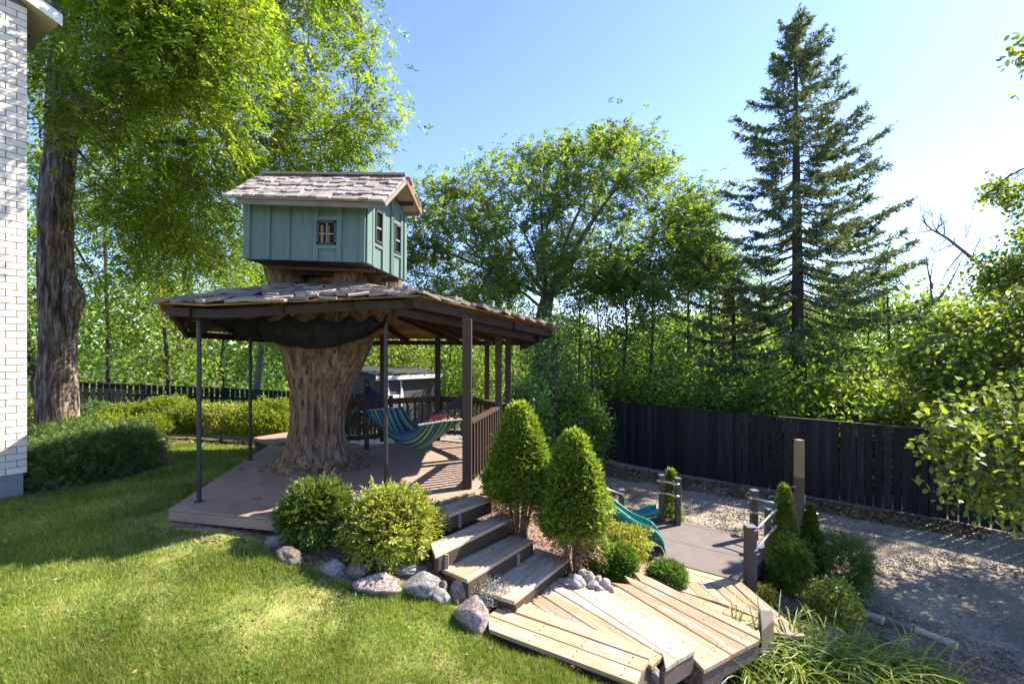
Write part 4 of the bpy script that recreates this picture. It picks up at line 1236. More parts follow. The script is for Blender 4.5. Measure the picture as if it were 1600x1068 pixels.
# ------------------------------------------------------------------ fan of plank platforms
def platform(name, label, z, planks, ends, mat='plank'):
    p0 = G(*planks[0][0], z)
    t = thing(name, p0 - Vector((0, 0, .15)), label, 'wooden platform')
    for pl in planks: plank_poly('plank', pl, z, rnd.choice((mat, mat, 'plank', 'oldplank')), t)
    nails = MB()
    for pl in planks:
        P = [G(x, y, z + .0015) for x, y in pl]
        k = len(P); ed = sorted(range(k), key=lambda i: -(P[(i+1) % k] - P[i]).length)[0]
        A, B = P[ed], P[(ed+1) % k]; c = sum(P, Vector()) / k
        d = (B - A); s_ = (c - A) - d * ((c - A).dot(d) / d.length_squared)
        for f in (.08, .36, .64, .92):
            for g in (.45, 1.5):
                q = A + d * f + s_ * g
                nails.tube([q, q + Vector((0, 0, .0015))], .0065, 6)
    o = nails.build('screw_heads', MAT['frame'], t); o['kind'] = 'stuff'
    for (a, b_, h) in ends:          # weathered boards that close an end
        A, B = G(*a, z), G(*b_, z)
        v = (B - A).normalized(); n = Vector((v.y, -v.x, 0))
        if n.y > 0 and abs(n.y) > abs(n.x): n = -n
        A = A + Vector((0, 0, -h/2 - .039)) - n * .03; B = B + Vector((0, 0, -h/2 - .039)) - n * .03
        bevel(MB().bar(A, B, .038, h).build('end_board', MAT['endboard'], t), .003)
    return t
platform('plank_platform', 'long tan planks along the lawn edge, highest step of the plank walk', -.66, [
    [(764,982),(994,1067),(1001.5,1048),(763,961)],
    [(763.5,959.5),(1001.8,1046.3),(1013.5,1030),(778,948)],
    [(780,946.5),(1014,1028.3),(1021,1014),(932,984),(856,957),(818,942),(800,936)]],
    [((994,1067),(1021.5,1014.5),.15)])
platform('plank_platform', 'tan planks fanning out below the lowest stair, second step of the plank walk', -.69, [
    [(806,936),(826,938),(853,956),(862,966),(830,955)],
    [(827,937),(843.5,929),(932,985),(905,980),(854,956)],
    [(845,928),(851.5,914),(1035,1024),(1018,1040),(932,983.5)],
    [(852,912.5),(865.5,904),(1058,1031),(1040,1043),(1036,1023)],
    [(866.5,902.5),(905,899),(951.5,924),(1086,1014.5),(1059,1030)]],
    [((1040,1043),(1086,1015),.15)])
platform('plank_platform', 'four light tan planks ending above the strap-leaved plants, third step of the plank walk', -.80, [
    [(930,910),(966,917),(1142,1023),(1100,1046),(1058,1000),(940,921)],
    [(953,909),(984,912.5),(1166,1010.5),(1143,1022),(968,916)],
    [(975,898),(999,907.5),(1187,999),(1167,1009.5),(986,912)],
    [(990,893),(1017,902),(1187,987),(1188,998),(1001,907)]],
    [((1100,1046),(1188,998.5),.13)])
platform('plank_platform', 'lowest level of the plank walk with boards meeting in a chevron before the grey platform', -1.04, [
    [(1144.5,911),(1157,907.5),(1259,993),(1232,993)],
    [(1134,916.5),(1143,911.8),(1230,992),(1205,986),(1194,965)],
    [(1107.5,908),(1132.5,917),(1193,964.5),(1180,963),(1152,951)],
    [(1090.5,908.5),(1106,908),(1151,951),(1122,940.5)],
    [(1073,910.5),(1089.5,909),(1121.5,940),(1093.5,932)],
    [(1058,911),(1072,911),(1093,931.5),(1062,922)],
    [(1048,918),(1061,922.5),(1188,967),(1187,975.5),(1062,936)],
    [(1040,925),(1062,936.8),(1186,976.5),(1186,986),(1100,960)],
    [(1030,874.5),(1156,908.5),(1143,911.2),(1024,880.5)],
    [(1023,881),(1142,911.7),(1131,915.5),(1014,887)],
    [(1013,887.5),(1106,907.5),(1072,910),(1000,893)],
    [(960,888),(1012,888),(1071,910.5),(1048,917),(960,905)]],
    [((1157,907.5),(1259,993),.15),((1259,993),(1186,993),.14)])
t = thing('corner_post', G(1196, 994, -1.3), 'stubby weathered corner post where the plank steps turn down to the chevron boards', 'post')
q = [G(1187,968,-.89), G(1206,969,-.89), G(1209,983,-.89), G(1190,987,-.8)]
bevel(MB().prism([Vector((p.x, p.y)) for p in q], -1.25, -.79).build('block', MAT['endboard'], t), .006)

# ------------------------------------------------------------------ grey platform with pipe rails
def grey_platform():
    z = -1.16
    fl, fr, rr, rb, lb, ll = G(1031,873.5,z), G(1158,907.5,z), G(1213.5,852,z), G(1062,811,z), G(1000,798,z), G(930,845,z)
    t = thing('grey_platform', (fr.x, fr.y, gz(fr.x, fr.y)), 'low grey brown platform where the green slide ends', 'platform')
    poly = [Vector((p.x, p.y)) for p in (ll, fl, fr, rr, rb, lb)]
    u = (fr - fl).xy.normalized(); v = Vector((-u.y, u.x)); o = fl.xy
    for i, (a, b_) in enumerate(((-.2, .78), (.785, 1.6), (1.605, 3.2))):
        q = clip(poly, o + v * a, v); q = clip(q, o + v * b_, -v) if len(q) > 2 else q
        if len(q) > 2: bevel(MB().prism(q, z - .03, z + rnd.uniform(-.002, .002)).build('panel', MAT['greydeck'], t), .003)
    q = clip(poly, o + v * -.2, -v)
    if len(q) > 2: MB().prism(q, z - .03, z).build('panel', MAT['greydeck'], t)
    n = len(poly)
    cc = sum(poly, Vector((0, 0))) / n
    for i in range(n):
        a, b_ = poly[i].lerp(cc, .01), poly[(i+1) % n].lerp(cc, .01)
        MB().bar((a.x, a.y, z - .105), (b_.x, b_.y, z - .105), .035, .145).build('rim_joist', MAT['postbrown'], t)
    for p in (fr, rr, rb, lb, fl):
        p2 = p.xy.lerp(cc, .05); z0 = gz(p2.x, p2.y)
        MB().box(p2.x-.05, p2.x+.05, p2.y-.05, p2.y+.05, z0 - .1, z - .031).build('support', MAT['riser'], t)
    MB().tube([Vector((rr.x+.0, rr.y-.05, gz(rr.x, rr.y) - .1)), Vector((rr.x+.0, rr.y-.05, z - .03))], .045, 10).build('white_leg', MAT['whitepaint'], t)
    return t
grey_platform()
GP_TOP = -.43
def rail_post(x, y, w, d, z0, label, top=GP_TOP):
    t = thing('rail_post', (x, y, z0), label, 'post', 'stained posts round the grey platform')
    bevel(MB().box(x-w/2, x+w/2, y-d/2, y+d/2, z0, top).build('shaft', MAT['postbrown'], t), .006)
    bevel(MB().box(x-w/2-.004, x+w/2+.004, y-d/2-.004, y+d/2+.004, top + .001, top + .014).build('cap', MAT['steel'], t), .003)
    return t
pA = U(1172,0,6.08); pB = U(1199.5,0,6.75); pC = U(1220,0,7.3); pD = U(1178,0,7.62); pE = U(1034,0,8.35); pF = U(1059,0,8.15); pG = U(971,0,8.1)
rail_post(pA.x, pA.y, .118, .118, gz(pA.x, pA.y) - .05, 'thick front post of the platform rail, nearest to the chevron boards')
rail_post(pB.x, pB.y, .055, .09, gz(pB.x, pB.y) - .05, 'slim middle post between the thick front post and the corner post')
rail_post(pC.x, pC.y, .085, .085, gz(pC.x, pC.y) - .05, 'far right corner post of the platform rail, before a cedar')
rail_post(pD.x, pD.y, .10, .09, -1.5, 'back post of the platform rail behind the thick front post')
rail_post(pE.x, pE.y, .085, .085, -1.5, 'left post of the pair behind the slide with a cedar between', top=-.38)
rail_post(pF.x, pF.y, .085, .085, -1.5, 'right post of the pair behind the slide with a cedar between', top=-.38)
rail_post(pG.x, pG.y, .085, .085, -1.5, 'lone short post standing behind the green slide', top=-.56)
def pipe_rail(a, b_, za, zb, label, ext=.06, dz=(0, 0)):
    A = Vector((a.x, a.y, za)); B = Vector((b_.x, b_.y, zb))
    d = (B - A).normalized()
    n = Vector((d.y, -d.x, 0)).normalized()
    if n.y > 0: n = -n
    A = A + n * .07 - d * ext; B = B + n * .07 + d * ext
    t = thing('pipe_rail', A, label, 'rail', 'galvanised pipe rails')
    MB().tube([A, B], .0155, 10).build('pipe', MAT['steel'], t, smooth=True)
    for p in (A + d * ext, B - d * ext):
        MB().tube([p - n * .018, p + n * .022], .026, 10).build('clamp', MAT['steel'], t)
pipe_rail(pD, pC, -.53, -.53, 'upper pipe rail on the far side, between the back post and the corner post')
pipe_rail(pD, pC, -.75, -.75, 'lower pipe rail on the far side, between the back post and the corner post')
pipe_rail(pA, pB, -.455, -.46, 'upper pipe rail from the thick front post to the slim post')
pipe_rail(pA, pB, -.70, -.69, 'lower pipe rail from the thick front post to the slim post')
pipe_rail(pB, pC, -.47, -.48, 'upper pipe rail from the slim post to the corner post')
pipe_rail(pB, pC, -.70, -.69, 'lower pipe rail from the slim post to the corner post')
pipe_rail(pE, pF, -.46, -.46, 'upper pipe rail of the pair of posts behind the slide')
pipe_rail(pE, pF, -.66, -.66, 'lower pipe rail of the pair of posts behind the slide')
p0 = U(925,755,8.0)
pipe_rail(p0, pG, -.42, -.62, 'sloping pipe rail running down behind the green slide', ext=.02)

# tall post with raw top
x, y = U(1248.5,0,8.3).x, 8.3
t = thing('tall_post', (x, y, gz(x, y)), 'tall square post with a bare weathered upper third beside the cedars', 'post')
bevel(MB().box(x-.06, x+.06, y-.06, y+.06, gz(x, y) - .1, -.40).build('lower_shaft', MAT['postbrown'], t), .006)
bevel(MB().box(x-.059, x+.059, y-.059, y+.059, -.399, .245).build('upper_shaft', MAT['rawpost'], t), .006)
MB().tube([Vector((x+.05, y-.03, -.95)), Vector((x+.26, y-.1, -1.0))], .014, 8).build('pipe_stub', MAT['steel'], t)
MB().tube([Vector((x+.075, y-.03, -.70)), Vector((x+.075, y-.03, -.98))], .01, 8).build('bracket', MAT['steel'], t)
MB().tube([Vector((x-.13, y-.03, -.55)), Vector((x-.05, y-.03, -.55))], .012, 8).build('pin', MAT['steel'], t)

# ------------------------------------------------------------------ slide
def slide():
    t = thing('slide', G(1030, 862, -1.16), 'green plastic slide running down to the grey platform', 'slide')
    # near rim, from the bank down to the platform, with the depth of the trough below it
    N_ = [(Vector((.55, 7.65, .02)), .2), (U(905,757,7.5), .2), (U(950,784,7.35), .2), (U(970.6,798,7.29), .2), (U(987,810.5,7.24), .2), (U(1004,819,7.17), .19), (U(1018,825,7.1), .175), (U(1028,833,7.04), .15), (U(1036,845,6.99), .10), (U(1040,862,6.95), .03)]
    pts = []
    for i in range(len(N_) - 1):
        (p0, h0), (p1, h1), (p2, h2), (p3, h3) = N_[max(i-1, 0)], N_[i], N_[i+1], N_[min(i+2, len(N_)-1)]
        for k in range(5):
            u = k / 5
            pts.append((.5 * ((2*p1) + (p2-p0)*u + (2*p0-5*p1+4*p2-p3)*u*u + (3*p1-p0-3*p2+p3)*u**3), h1 + (h2 - h1) * u))
    pts.append(N_[-1])
    sd = Vector((.12, 1, 0)).normalized()
    wd = .34
    prof = [(-.05, .06), (-.045, 0), (0, 0), (.03, .1), (.08, .55), (.16, .9), (.5, 1.0), (.84, .9), (.92, .55), (.97, .1), (1.0, 0), (1.045, 0), (1.05, .06)]
    k = len(prof); n = len(pts)
    V = [tuple(p + sd * a * wd + Vector((0, 0, -h * f))) for (p, h) in pts for (a, f) in prof]
    bed = MB(); bed.v = V
    bed.f = [(i*k+j, i*k+j+1, (i+1)*k+j+1, (i+1)*k+j) for i in range(n-1) for j in range(k-1)]
    o = bed.build('chute', MAT['slide'], t, smooth=True)
    m = o.modifiers.new('thickness', 'SOLIDIFY'); m.thickness = .008; m.offset = 0
    for a in (-.02, 1.02):
        MB().tube([p + sd * a * wd + Vector((0, 0, .004)) for p, h in pts], .011, 8).build('rim', MAT['slide_in'], t, smooth=True)
    sk = MB()
    for i in range(n - 1):
        a, b_ = pts[i][0] - sd * .03, pts[i+1][0] - sd * .03
        sk.face([a, b_, b_ - Vector((0, 0, max(.02, pts[i+1][1] - .005))), a - Vector((0, 0, max(.02, pts[i][1] - .005)))])
    o = sk.build('side_wall', MAT['slide'], t, smooth=True)
    m = o.modifiers.new('thickness', 'SOLIDIFY'); m.thickness = .008
    p = pts[7][0] + sd * .17 - Vector((0, 0, .22))
    MB().bar(p, Vector((p.x, p.y, gz(p.x, p.y) - .05)), .06, .06).build('leg', MAT['postbrown'], t)
slide()
t = thing('plastic_scoop', G(1010, 812, -1.16), 'small teal plastic trough lying behind the slide', 'toy')
c = G(1010, 812, -1.15)
m = MB()
k, l = 7, 6
for i in range(l):
    for j in range(k):
        a = math.pi * (j / (k-1))
        f = i / (l - 1)
        m.v.append((c.x - .22 + f * .42, c.y + math.cos(a) * .17 * (1 - .3 * f), c.z + .01 + (1 - math.sin(a)) * .17 * (.5 + .5 * f) + f * .08))
m.f = [(i*k+j, i*k+j+1, (i+1)*k+j+1, (i+1)*k+j) for i in range(l-1) for j in range(k-1)]
o = m.build('trough', MAT['tealplastic'], t, smooth=True)
md = o.modifiers.new('thickness', 'SOLIDIFY'); md.thickness = .012

# ------------------------------------------------------------------ timbers edging the gravel
for (x0, y0, x1, y1, z, lab) in ((1344,953,1384,968,-1.56,'grey timber edging beam, nearest to the gold shrub'), (1385,966,1428,982,-1.58,'brown timber edging beam in the middle of the row'), (1429,981,1500,1008,-1.62,'pale long timber edging beam at the right end of the row')):
    a, b_ = G(x0, y0, z), G(x1, y1, z)
    t = thing('edging_beam', Vector((a.x, a.y, gz(a.x, a.y))), lab, 'timber', 'timbers edging the gravel')
    d = (b_ - a).normalized()
    bevel(MB().bar(a - Vector((0,0,.05)) , b_ - Vector((0,0,.05)) - d * .02, .11, .13).build('timber', MAT['greywood'] if 'brown' in lab else MAT['oldplank'], t), .008)

# ------------------------------------------------------------------ rocks
ROCKM = {}
def rock_mesh(i, mat, name='rock'):
    key = (i, mat, name)
    if key in ROCKM: return ROCKM[key]
    import bmesh
    bm = bmesh.new(); bmesh.ops.create_icosphere(bm, subdivisions=4 if name == 'rock' else 3, radius=1)
    of = Vector((i * 7.3, i * 3.1, i))
    for v in bm.verts:
        p = v.co.copy()
        h = noise.noise(p * .9 + of) * .38 + noise.noise(p * 2.1 + of) * .16 + noise.noise(p * 5 + of) * .05
        # flatten into facets
        q = p * (1 + h)
        for k in range(4):
            nn = Vector((math.sin(i * 3 + k * 2.1), math.cos(i * 1.7 + k * 1.3), math.sin(k * 2.7 + i))).normalized()
            dd = q.dot(nn) - .78
            if dd > 0: q = q - nn * dd * .8
        v.co = q
    me = bpy.data.meshes.new(name); bm.to_mesh(me); bm.free()
    me.polygons.foreach_set('use_smooth', [True] * len(me.polygons))
    me.materials.append(MAT[mat]); ROCKM[key] = me
    return me
def rock(px, py, wpx, hpx, mat, label, deep=.9, i=None, name='boulder', cat='rock', group=None, z=None, yaw=None, tilt=0.0, sink=.42):
    """px,py: middle of its foot line"""
    if z is None:                    # find the ground under that pixel
        d = 4.5
        for _ in range(40):
            p = U(px, py, d); g = gz(p.x, p.y)
            d2 = F * (CH - g) / (py - HZ); d = d * .5 + d2 * .5
        z = g
    p = G(px, py, z)
    s = p.y / F
    w, h = wpx * s / 2 * .86, hpx * s / 2 * .86
    i = rnd.randrange(9) if i is None else i
    o = bpy.data.objects.new(name, rock_mesh(i, mat, 'rock' if wpx > 22 else 'stone')); COL.objects.link(o)
    hh = h * 1.15 + .01
    o.location = (p.x, p.y + w * deep * .5, z + hh * (1 - sink) - .01)
    o.rotation_euler = (0, tilt, rnd.uniform(-.4, .4) if yaw is None else yaw)
    o.scale = (w * 1.08, w * deep, hh)
    return tag(o, label, cat, group)
rock(429,852,44,16,'rock','flat dark grey boulder at the shaded left end of the rock border', .8)
rock(449,878,58,24,'tanrock','long low tan boulder sloping to the lawn, before the dark green cedar', .55, tilt=.22, yaw=-.35)
rock(518,898,46,24,'rock','blue grey wedge of rock under the middle of the golden cedar', .8)
rock(556,902,42,26,'tanrock','small brown edged block of rock left of the thin slab', .7, tilt=-.25)
rock(630,897,96,13,'rock','long thin grey slab lying under the golden cedar', .35, name='rock_slab', yaw=0)
rock(588,928,84,30,'pinkrock','wide low mottled boulder at the lawn edge below the slab', .7, tilt=.1)
rock(658,930,70,36,'rock','broad grey boulder with a sloping top, left of the stair foot', .8, tilt=-.15)
rock(687,941,34,24,'pebble','smooth pale oval stone in front of the broad grey boulder', .8)
rock(718,934,38,36,'pinkrock','pink blocky rock against the side of the lower stairs', .8)
rock(712,943,18,20,'tanrock','small upright tan stone before the pink blocky rock', .8)
rock(692,921,15,17,'tanrock','small orange brown stone on top of the grey boulder', .8, z=-.5)
rock(738,984,62,56,'pinkrock','largest purple pink boulder at the corner of the lawn and the planks', .85)
# river stones beside the planks under the cedars
for k, (x, y, w, h) in enumerate(((903,921,28,22),(913,909,14,13),(923,913,20,18),(928,922,22,13),(893,907,14,11),(948,921,17,17),(938,926,14,10),(935,912,16,12),(910,900,15,10),(921,902,13,9),(942,915,13,9),(955,924,12,9),(888,912,13,9))):
    rock(x, y, w, h, 'pebble', 'rounded river stone in the pile between the planks and the cone cedar', .9, name='river_stone', cat='stone', group='river stones beside the planks', sink=.15, z=-.72)
rock(1022,1064,27,24,'pebble','pale purple round stone touching the end of the lawn edge planks', .9, z=-1.08)
rock(1050,1062,36,30,'pinkrock','brown pink angular rock second from the plank end', .8, z=-1.15)
rock(1084,1066,42,26,'tanrock','tan rounded rock between the angular rock and the white stone', .8, z=-1.18)
rock(1120,1070,34,22,'pebble','white round stone with dark pits right of the row of stones', .8, z=-1.2)
rock(1180,1078,60,14,'tanrock','flat sandy stone half hidden under the strap leaves', .6, z=-1.25)
rock(1012,1072,24,18,'tanrock','rusty brown stone at the bottom of the row by the planks', .8, z=-1.1)
rock(1295,998,64,16,'rock','long flat pale stone on the mulch above the strap leaves', .5, z=-1.47)
rock(1350,1008,52,15,'rock','flat grey stone right of the long pale stone', .5, z=-1.53)
rock(1400,1005,40,12,'rock','flat grey stone at the right end of the mulch stones', .5, z=-1.56)
# ------------------------------------------------------------------ big walnut on the left
def foot(px, d): 
    p = U(px, HZ, d); return Vector((p.x, p.y, gz(p.x, p.y)))
def clump(px, py, d, r, w=1.0, flat=.8):
    return (tuple(U(px, py, d)), (r, r, r * flat), w)

def walnut():
    d = 11.4
    b_ = foot(90, d)
    tr = [b_ + Vector((0, 0, -.1)), b_ + Vector((0, 0, .35)), Vector((U(90,500,d).x, d, U(90,500,d).z)), U(86,330,d), U(95,215,d), U(97,120,d+.2), U(108,20,d+.4), U(130,-90,d+.4)]
    rad = [.48, .385, .345, .32, .30, .27, .22, .15]
    cl = []
    edge = lambda y: np.interp(y, [-300, -100, 0, 60, 130, 165, 200, 245, 300], [380, 540, 570, 568, 575, 608, 585, 565, 500])
    for k in range(92):
        y = rnd.uniform(-260, 300)
        x = rnd.uniform(140, edge(y) - 36)
        dd = rnd.uniform(8.2, 13.5)
        if x > 360: dd = rnd.uniform(10.2, 13.5)
        cl.append(clump(x, y, dd, .62 * dd / 9 * rnd.uniform(.8, 1.25), 1.0))
    for (x, y, dd) in ((594,165,10.5),(562,225,10.8),(565,40,11),(560,95,10.5),(535,275,11),(500,250,11),(470,290,11.5),(545,-10,11)):
        cl.append(clump(x, y, dd, .5, .9))
    for k in range(26):              # nearer hanging sprays and the skirt over the fence
        cl.append(clump(rnd.uniform(150, 400), rnd.uniform(-60, 190), rnd.uniform(7.2, 8.4), .55, .9))
    for k in range(26):
        cl.append(clump(rnd.uniform(140, 380), rnd.uniform(290, 430), rnd.uniform(10.5, 14), .8, .9))
    for k in range(8):
        cl.append(clump(rnd.uniform(40, 130), rnd.uniform(-150, 110), rnd.uniform(9.5, 12), .8, 1))
    def extra(mb):
        for (x, y, rr) in ((118,455,.16),):
            V, Fc = bark_tube([U(112,520,d-.15), U(117,462,d-.22), U(110,420,d-.1)], [.1, .2, .08], n=20, seg=14, amp=.02)
            n0 = len(mb.v); mb.v += V; mb.f += [tuple(n0 + i for i in f) for f in Fc]
    t = make_tree('walnut_tree', 'huge broad walnut tree with ridged grey trunk standing beside the white brick wall', b_, tr, rad, cl,
              dict(kind='frond', len=.36, k=11, l=.105, w=.038, droop=.45, spread=.26), 'walnut', bark='bark', fine_trunk=True, twigs=26, per=5, from_h=.6, limb_r=.26, sag=.03, twig_r=.006, extra=extra, groups=15)
walnut()

# ------------------------------------------------------------------ locust behind the pavilion
def locust():
    d = 20
    b_ = foot(840, d)
    tr = [b_ + Vector((0, 0, -.1)), U(842,600,d), U(846,540,d), U(850,490,d), U(856,462,d)]
    rad = [.42, .36, .33, .32, .27]
    pts = [(662,335),(690,300),(725,290),(770,272),(815,245),(850,238),(885,228),(925,222),(955,212),(990,222),(1015,240),(1040,268),(1075,300),(1100,330),
           (665,380),(700,345),(735,335),(780,318),(825,292),(860,285),(905,272),(950,268),(990,285),(1030,315),(1065,345),(1095,375),
           (690,400),(735,385),(780,365),(830,340),(875,325),(925,318),(970,330),(1015,360),(1055,390),(670,440),(715,440),(765,420),(800,400),(900,370),(1000,405),(1050,430),(945,385),(1085,415),(650,410),(1110,395),(690,470),(740,462),(790,420),(835,425),(880,415),(925,425),(960,415),(850,385),(900,400),(810,450),(870,445),(950,450),(760,450),(1000,440),(1090,440),(1040,455),(980,440),(1120,430),(935,440)]
    cl = []
    for (x, y) in pts:
        for s in range(2):
            dd = d + rnd.uniform(-3.2, 3.2)
            cl.append(clump(x + rnd.uniform(-14, 14), y + rnd.uniform(-8, 12), dd, rnd.uniform(.65, .95), rnd.uniform(.6, 1.0), .6))
    make_tree('locust_tree', 'wide spreading locust tree with fine airy leaves fanning out above the pavilion roof', b_, tr, rad, cl,
              dict(kind='frond', len=.38, k=9, l=.135, w=.07, droop=.3, spread=.3), 'locust', bark='greybark', twigs=22, per=6, from_h=.8, limb_r=.22, sag=.05, twig_r=.009, shell=.1, groups=17)
locust()

# ------------------------------------------------------------------ spruce
def spruce(name, label, px, d, ytop, half, hang, n_whorl, seed, zmin=.12, trunk_r=.24, group=None, dens=1.0):
    r2 = random.Random(seed)
    b_ = foot(px, d)
    top = U(px - 3, ytop, d)
    Hh = top.z - b_.z
    t = thing(name, b_, label, 'tree', group)
    mb = MB()
    tp = [b_ + Vector((0, 0, -.1)), b_.lerp(top, .3) + Vector((.05, 0, 0)), b_.lerp(top, .65), top]
    mb.tube(tp, [trunk_r, trunk_r * .82, trunk_r * .5, .02], 12)
    mb.build('trunk', MAT['twig'], t, smooth=True)
    br = MB(); A = []; B = []; Wd = []
    for w in range(n_whorl):
        f = zmin + (1 - zmin) * (w / n_whorl) ** .92
        z = b_.z + Hh * f
        rel = 1 - f
        Lm = half * (np.interp(rel, [0, .06, .2, .45, .7, 1], [.03, .17, .42, .78, 1.0, .92]))
        for k in range(5 if f > .3 else 4):
            if r2.random() < .12: continue
            a = w * 2.4 + k * 2 * math.pi / 5 + r2.uniform(-.4, .4)
            L = Lm * r2.uniform(.62, 1.12)
            if r2.random() < .13: L *= .6
            rise = np.interp(f, [0, .5, .8, 1], [-.35, -.12, .25, 1.1])
            p0 = b_.lerp(top, f)
            pts = []
            for i in range(6):
                u = i / 5
                dz = rise * L * u * .6 - .16 * L * math.sin(u * math.pi * .8) + .16 * L * u * u
                pts.append(Vector((p0.x + math.cos(a) * L * u, p0.y + math.sin(a) * L * u, z + dz)))
            br.tube(pts, [.04 * (.3 + rel), .033 * (.3 + rel), .025 * (.3 + rel), .018 * (.3 + rel), .01, .005], 4, False)
            # side twigs carrying needles
            m = int((6 + L * 15) * dens)
            for j in range(m):
                u = r2.uniform(.12, 1.0) ** .75 if f < .85 else r2.uniform(.05, 1)
                x = u * 5; i = min(int(x), 4)
                q = pts[i].lerp(pts[i+1], x - i)
                dr = (pts[i+1] - pts[i]).normalized()
                sd = Vector((-math.sin(a), math.cos(a), 0)) * r2.choice((-1, 1))
                l = (.16 + .30 * (1 - u * .55) * min(1, L / 1.6)) * r2.uniform(.6, 1.25)
                e = q + (dr * .75 + sd * r2.uniform(.3, 1.0) + Vector((0, 0, r2.uniform(-hang, .08)))).normalized() * l
                A.append(q); B.append(e)
            A.append(pts[4]); B.append(pts[5] + (pts[5] - pts[4]) * .2)
    br.build('branch', MAT['twig'], t)
    A = np.array(A); B = np.array(B)
    # needles: narrow blades all round every twig
    k = 13
    P = []
    n = len(A)
    D = unit(B - A)
    for i in range(k):
        u = nr.uniform(0, 1, n)[:, None]
        base = A + (B - A) * u
        dd = unit(D * .9 + rdir(n) * .8)
        P.append(leaf_quads(base, dd, rdir(n), nr.uniform(.09, .17, n), nr.uniform(.028, .05, n), 0))
    me = quads_mesh('needles', np.concatenate(P) - np.array(b_))
    link('crown', me, t, MAT['spruce'])
spruce('spruce_tree', 'tall narrow dark spruce rising far above the black board fence', 1246, 17, 22, 3.95, .62, 46, 5, dens=1.25)
spruce('spruce_tree', 'small slim dark conifer left of the tall spruce', 1148, 19, 400, 1.9, .5, 18, 8, zmin=.35, trunk_r=.15, dens=.55)
spruce('spruce_tree', 'tiny pointed conifer far beyond the back railing', 697, 46, 543, 2.2, .3, 14, 9, zmin=.1, trunk_r=.12, dens=.6)

# ------------------------------------------------------------------ woodland
def wood(px, d, ytop, wpx, label, mat='woodleaf', n=1.0, trunk_r=.1, low=.25, leaf=.15, lean=0.0, bark='twig', name='woodland_tree', group=None, ybot=None):
    b_ = foot(px, d)
    top = U(px + lean, ytop, d)
    Hh = top.z - b_.z
    half = wpx / F * d / 2
    tr = [b_ + Vector((0, 0, -.1)), b_.lerp(top, .25) + Vector((rnd.uniform(-.15, .15), 0, 0)), b_.lerp(top, .55) + Vector((rnd.uniform(-.2, .2), 0, 0)), b_.lerp(top, .9)]
    cl = []
    m = int(13 * n)
    for k in range(m):
        f = low + (1 - low) * (k + .5) / m
        prof = math.sin(math.pi * min(1, .18 + .80 * (f - low) / (1 - low))) ** .7
        a = k * 2.4 + rnd.uniform(-.5, .5)
        q = half * prof * rnd.uniform(.3, .9)
        c = b_.lerp(top, f)
        rr = half * rnd.uniform(.34, .55)
        cl.append(((c.x + math.cos(a) * q, c.y + math.sin(a) * q, c.z - rr * .35), (rr, rr, rr * .75), rnd.uniform(.7, 1.2)))
    return make_tree(name, label, b_, tr, [trunk_r, trunk_r * .85, trunk_r * .55, trunk_r * .2], cl,
              dict(kind='simple', l=leaf, w=leaf * .62, m=6, cl=.24, spread=.2), mat, bark=bark, twigs=15, per=3, from_h=.3, limb_r=.22, twig_r=.01, group=group)

wood(170, 22, 150, 250, 'broad green tree behind the left fence, nearest to the walnut trunk', n=1.7, leaf=.2)
wood(262, 19, 330, 190, 'bright yellow green tree behind the middle of the left fence', 'yellowleaf', n=1.3, leaf=.17)
wood(350, 25, 300, 210, 'loose pale green tree behind the left front pole', 'woodleaf', n=1.5, leaf=.2)
wood(403, 17.5, 400, 120, 'tree with a straight grey trunk behind the thin pole near the stump', 'woodleaf', n=1.0, trunk_r=.15, low=.55, bark='greybark')
wood(452, 27, 300, 190, 'tall green tree showing just left of the stump', n=1.5, leaf=.2)
wood(70, 17, 330, 130, 'tree between the brick wall and the walnut trunk', n=1.2, leaf=.16, trunk_r=.16, lean=-60)
wood(60, 21, 50, 180, 'tall tree rising behind the brick wall edge', n=1.5, leaf=.2)
wood(560, 27, 400, 170, 'green tree seen between the stump and the black pole', n=1.3, leaf=.19)
wood(628, 25, 525, 130, 'golden maple crown over the dark shed roof', 'yellowleaf', n=1.2, leaf=.16, low=.2)
wood(735, 24, 545, 90, 'small bright green tree right of the shed', n=1.0, leaf=.15, low=.15)
wood(775, 26, 470, 110, 'thin green tree behind the brown posts', n=1.0, leaf=.15)
wood(868, 14.5, 500, 90, 'dark leaning tree just behind the cone cedar', 'darkleaf', n=1.0, trunk_r=.16, low=.3, leaf=.10)
wood(905, 18, 430, 150, 'thin stemmed tree left of the fence end', 'woodleaf', n=1.5, leaf=.12, low=.15, trunk_r=.07)
wood(930, 24, 410, 170, 'yellowish slender tree behind the fence end', 'yellowleaf', n=1.1, leaf=.13, low=.1, trunk_r=.08)
wood(975, 20, 380, 190, 'leafy tree with dark stem above the left fence panel', 'woodleaf', n=1.9, leaf=.13, low=.15, trunk_r=.09)
wood(1020, 18, 395, 150, 'grey green tree with twin looking stems above the solid fence panel', 'darkleaf', n=1.1, leaf=.12, low=.25, trunk_r=.1)
wood(1072, 22, 335, 150, 'bushy green tree left of the slim conifer', 'woodleaf', n=1.9, leaf=.15, low=.15)
wood(845, 16.5, 478, 120, 'leafy green tree hiding the foot of the spreading locust', 'woodleaf', n=1.2, leaf=.11, low=.3)
wood(700, 29, 470, 150, 'pale far tree behind the slim conifer by the railing', 'woodleaf', n=1.1, leaf=.17, low=.3)
wood(800, 30, 440, 160, 'loose far tree under the left side of the locust', 'woodleaf', n=1.1, leaf=.18, low=.3)
wood(1110, 21, 290, 120, 'tall airy tree at the right edge of the locust crown', 'locust', n=1.1, leaf=.12, low=.4, trunk_r=.09)
wood(1190, 24, 390, 180, 'green tree between the slim conifer and the tall spruce', 'woodleaf', n=1.8, leaf=.15, low=.1)
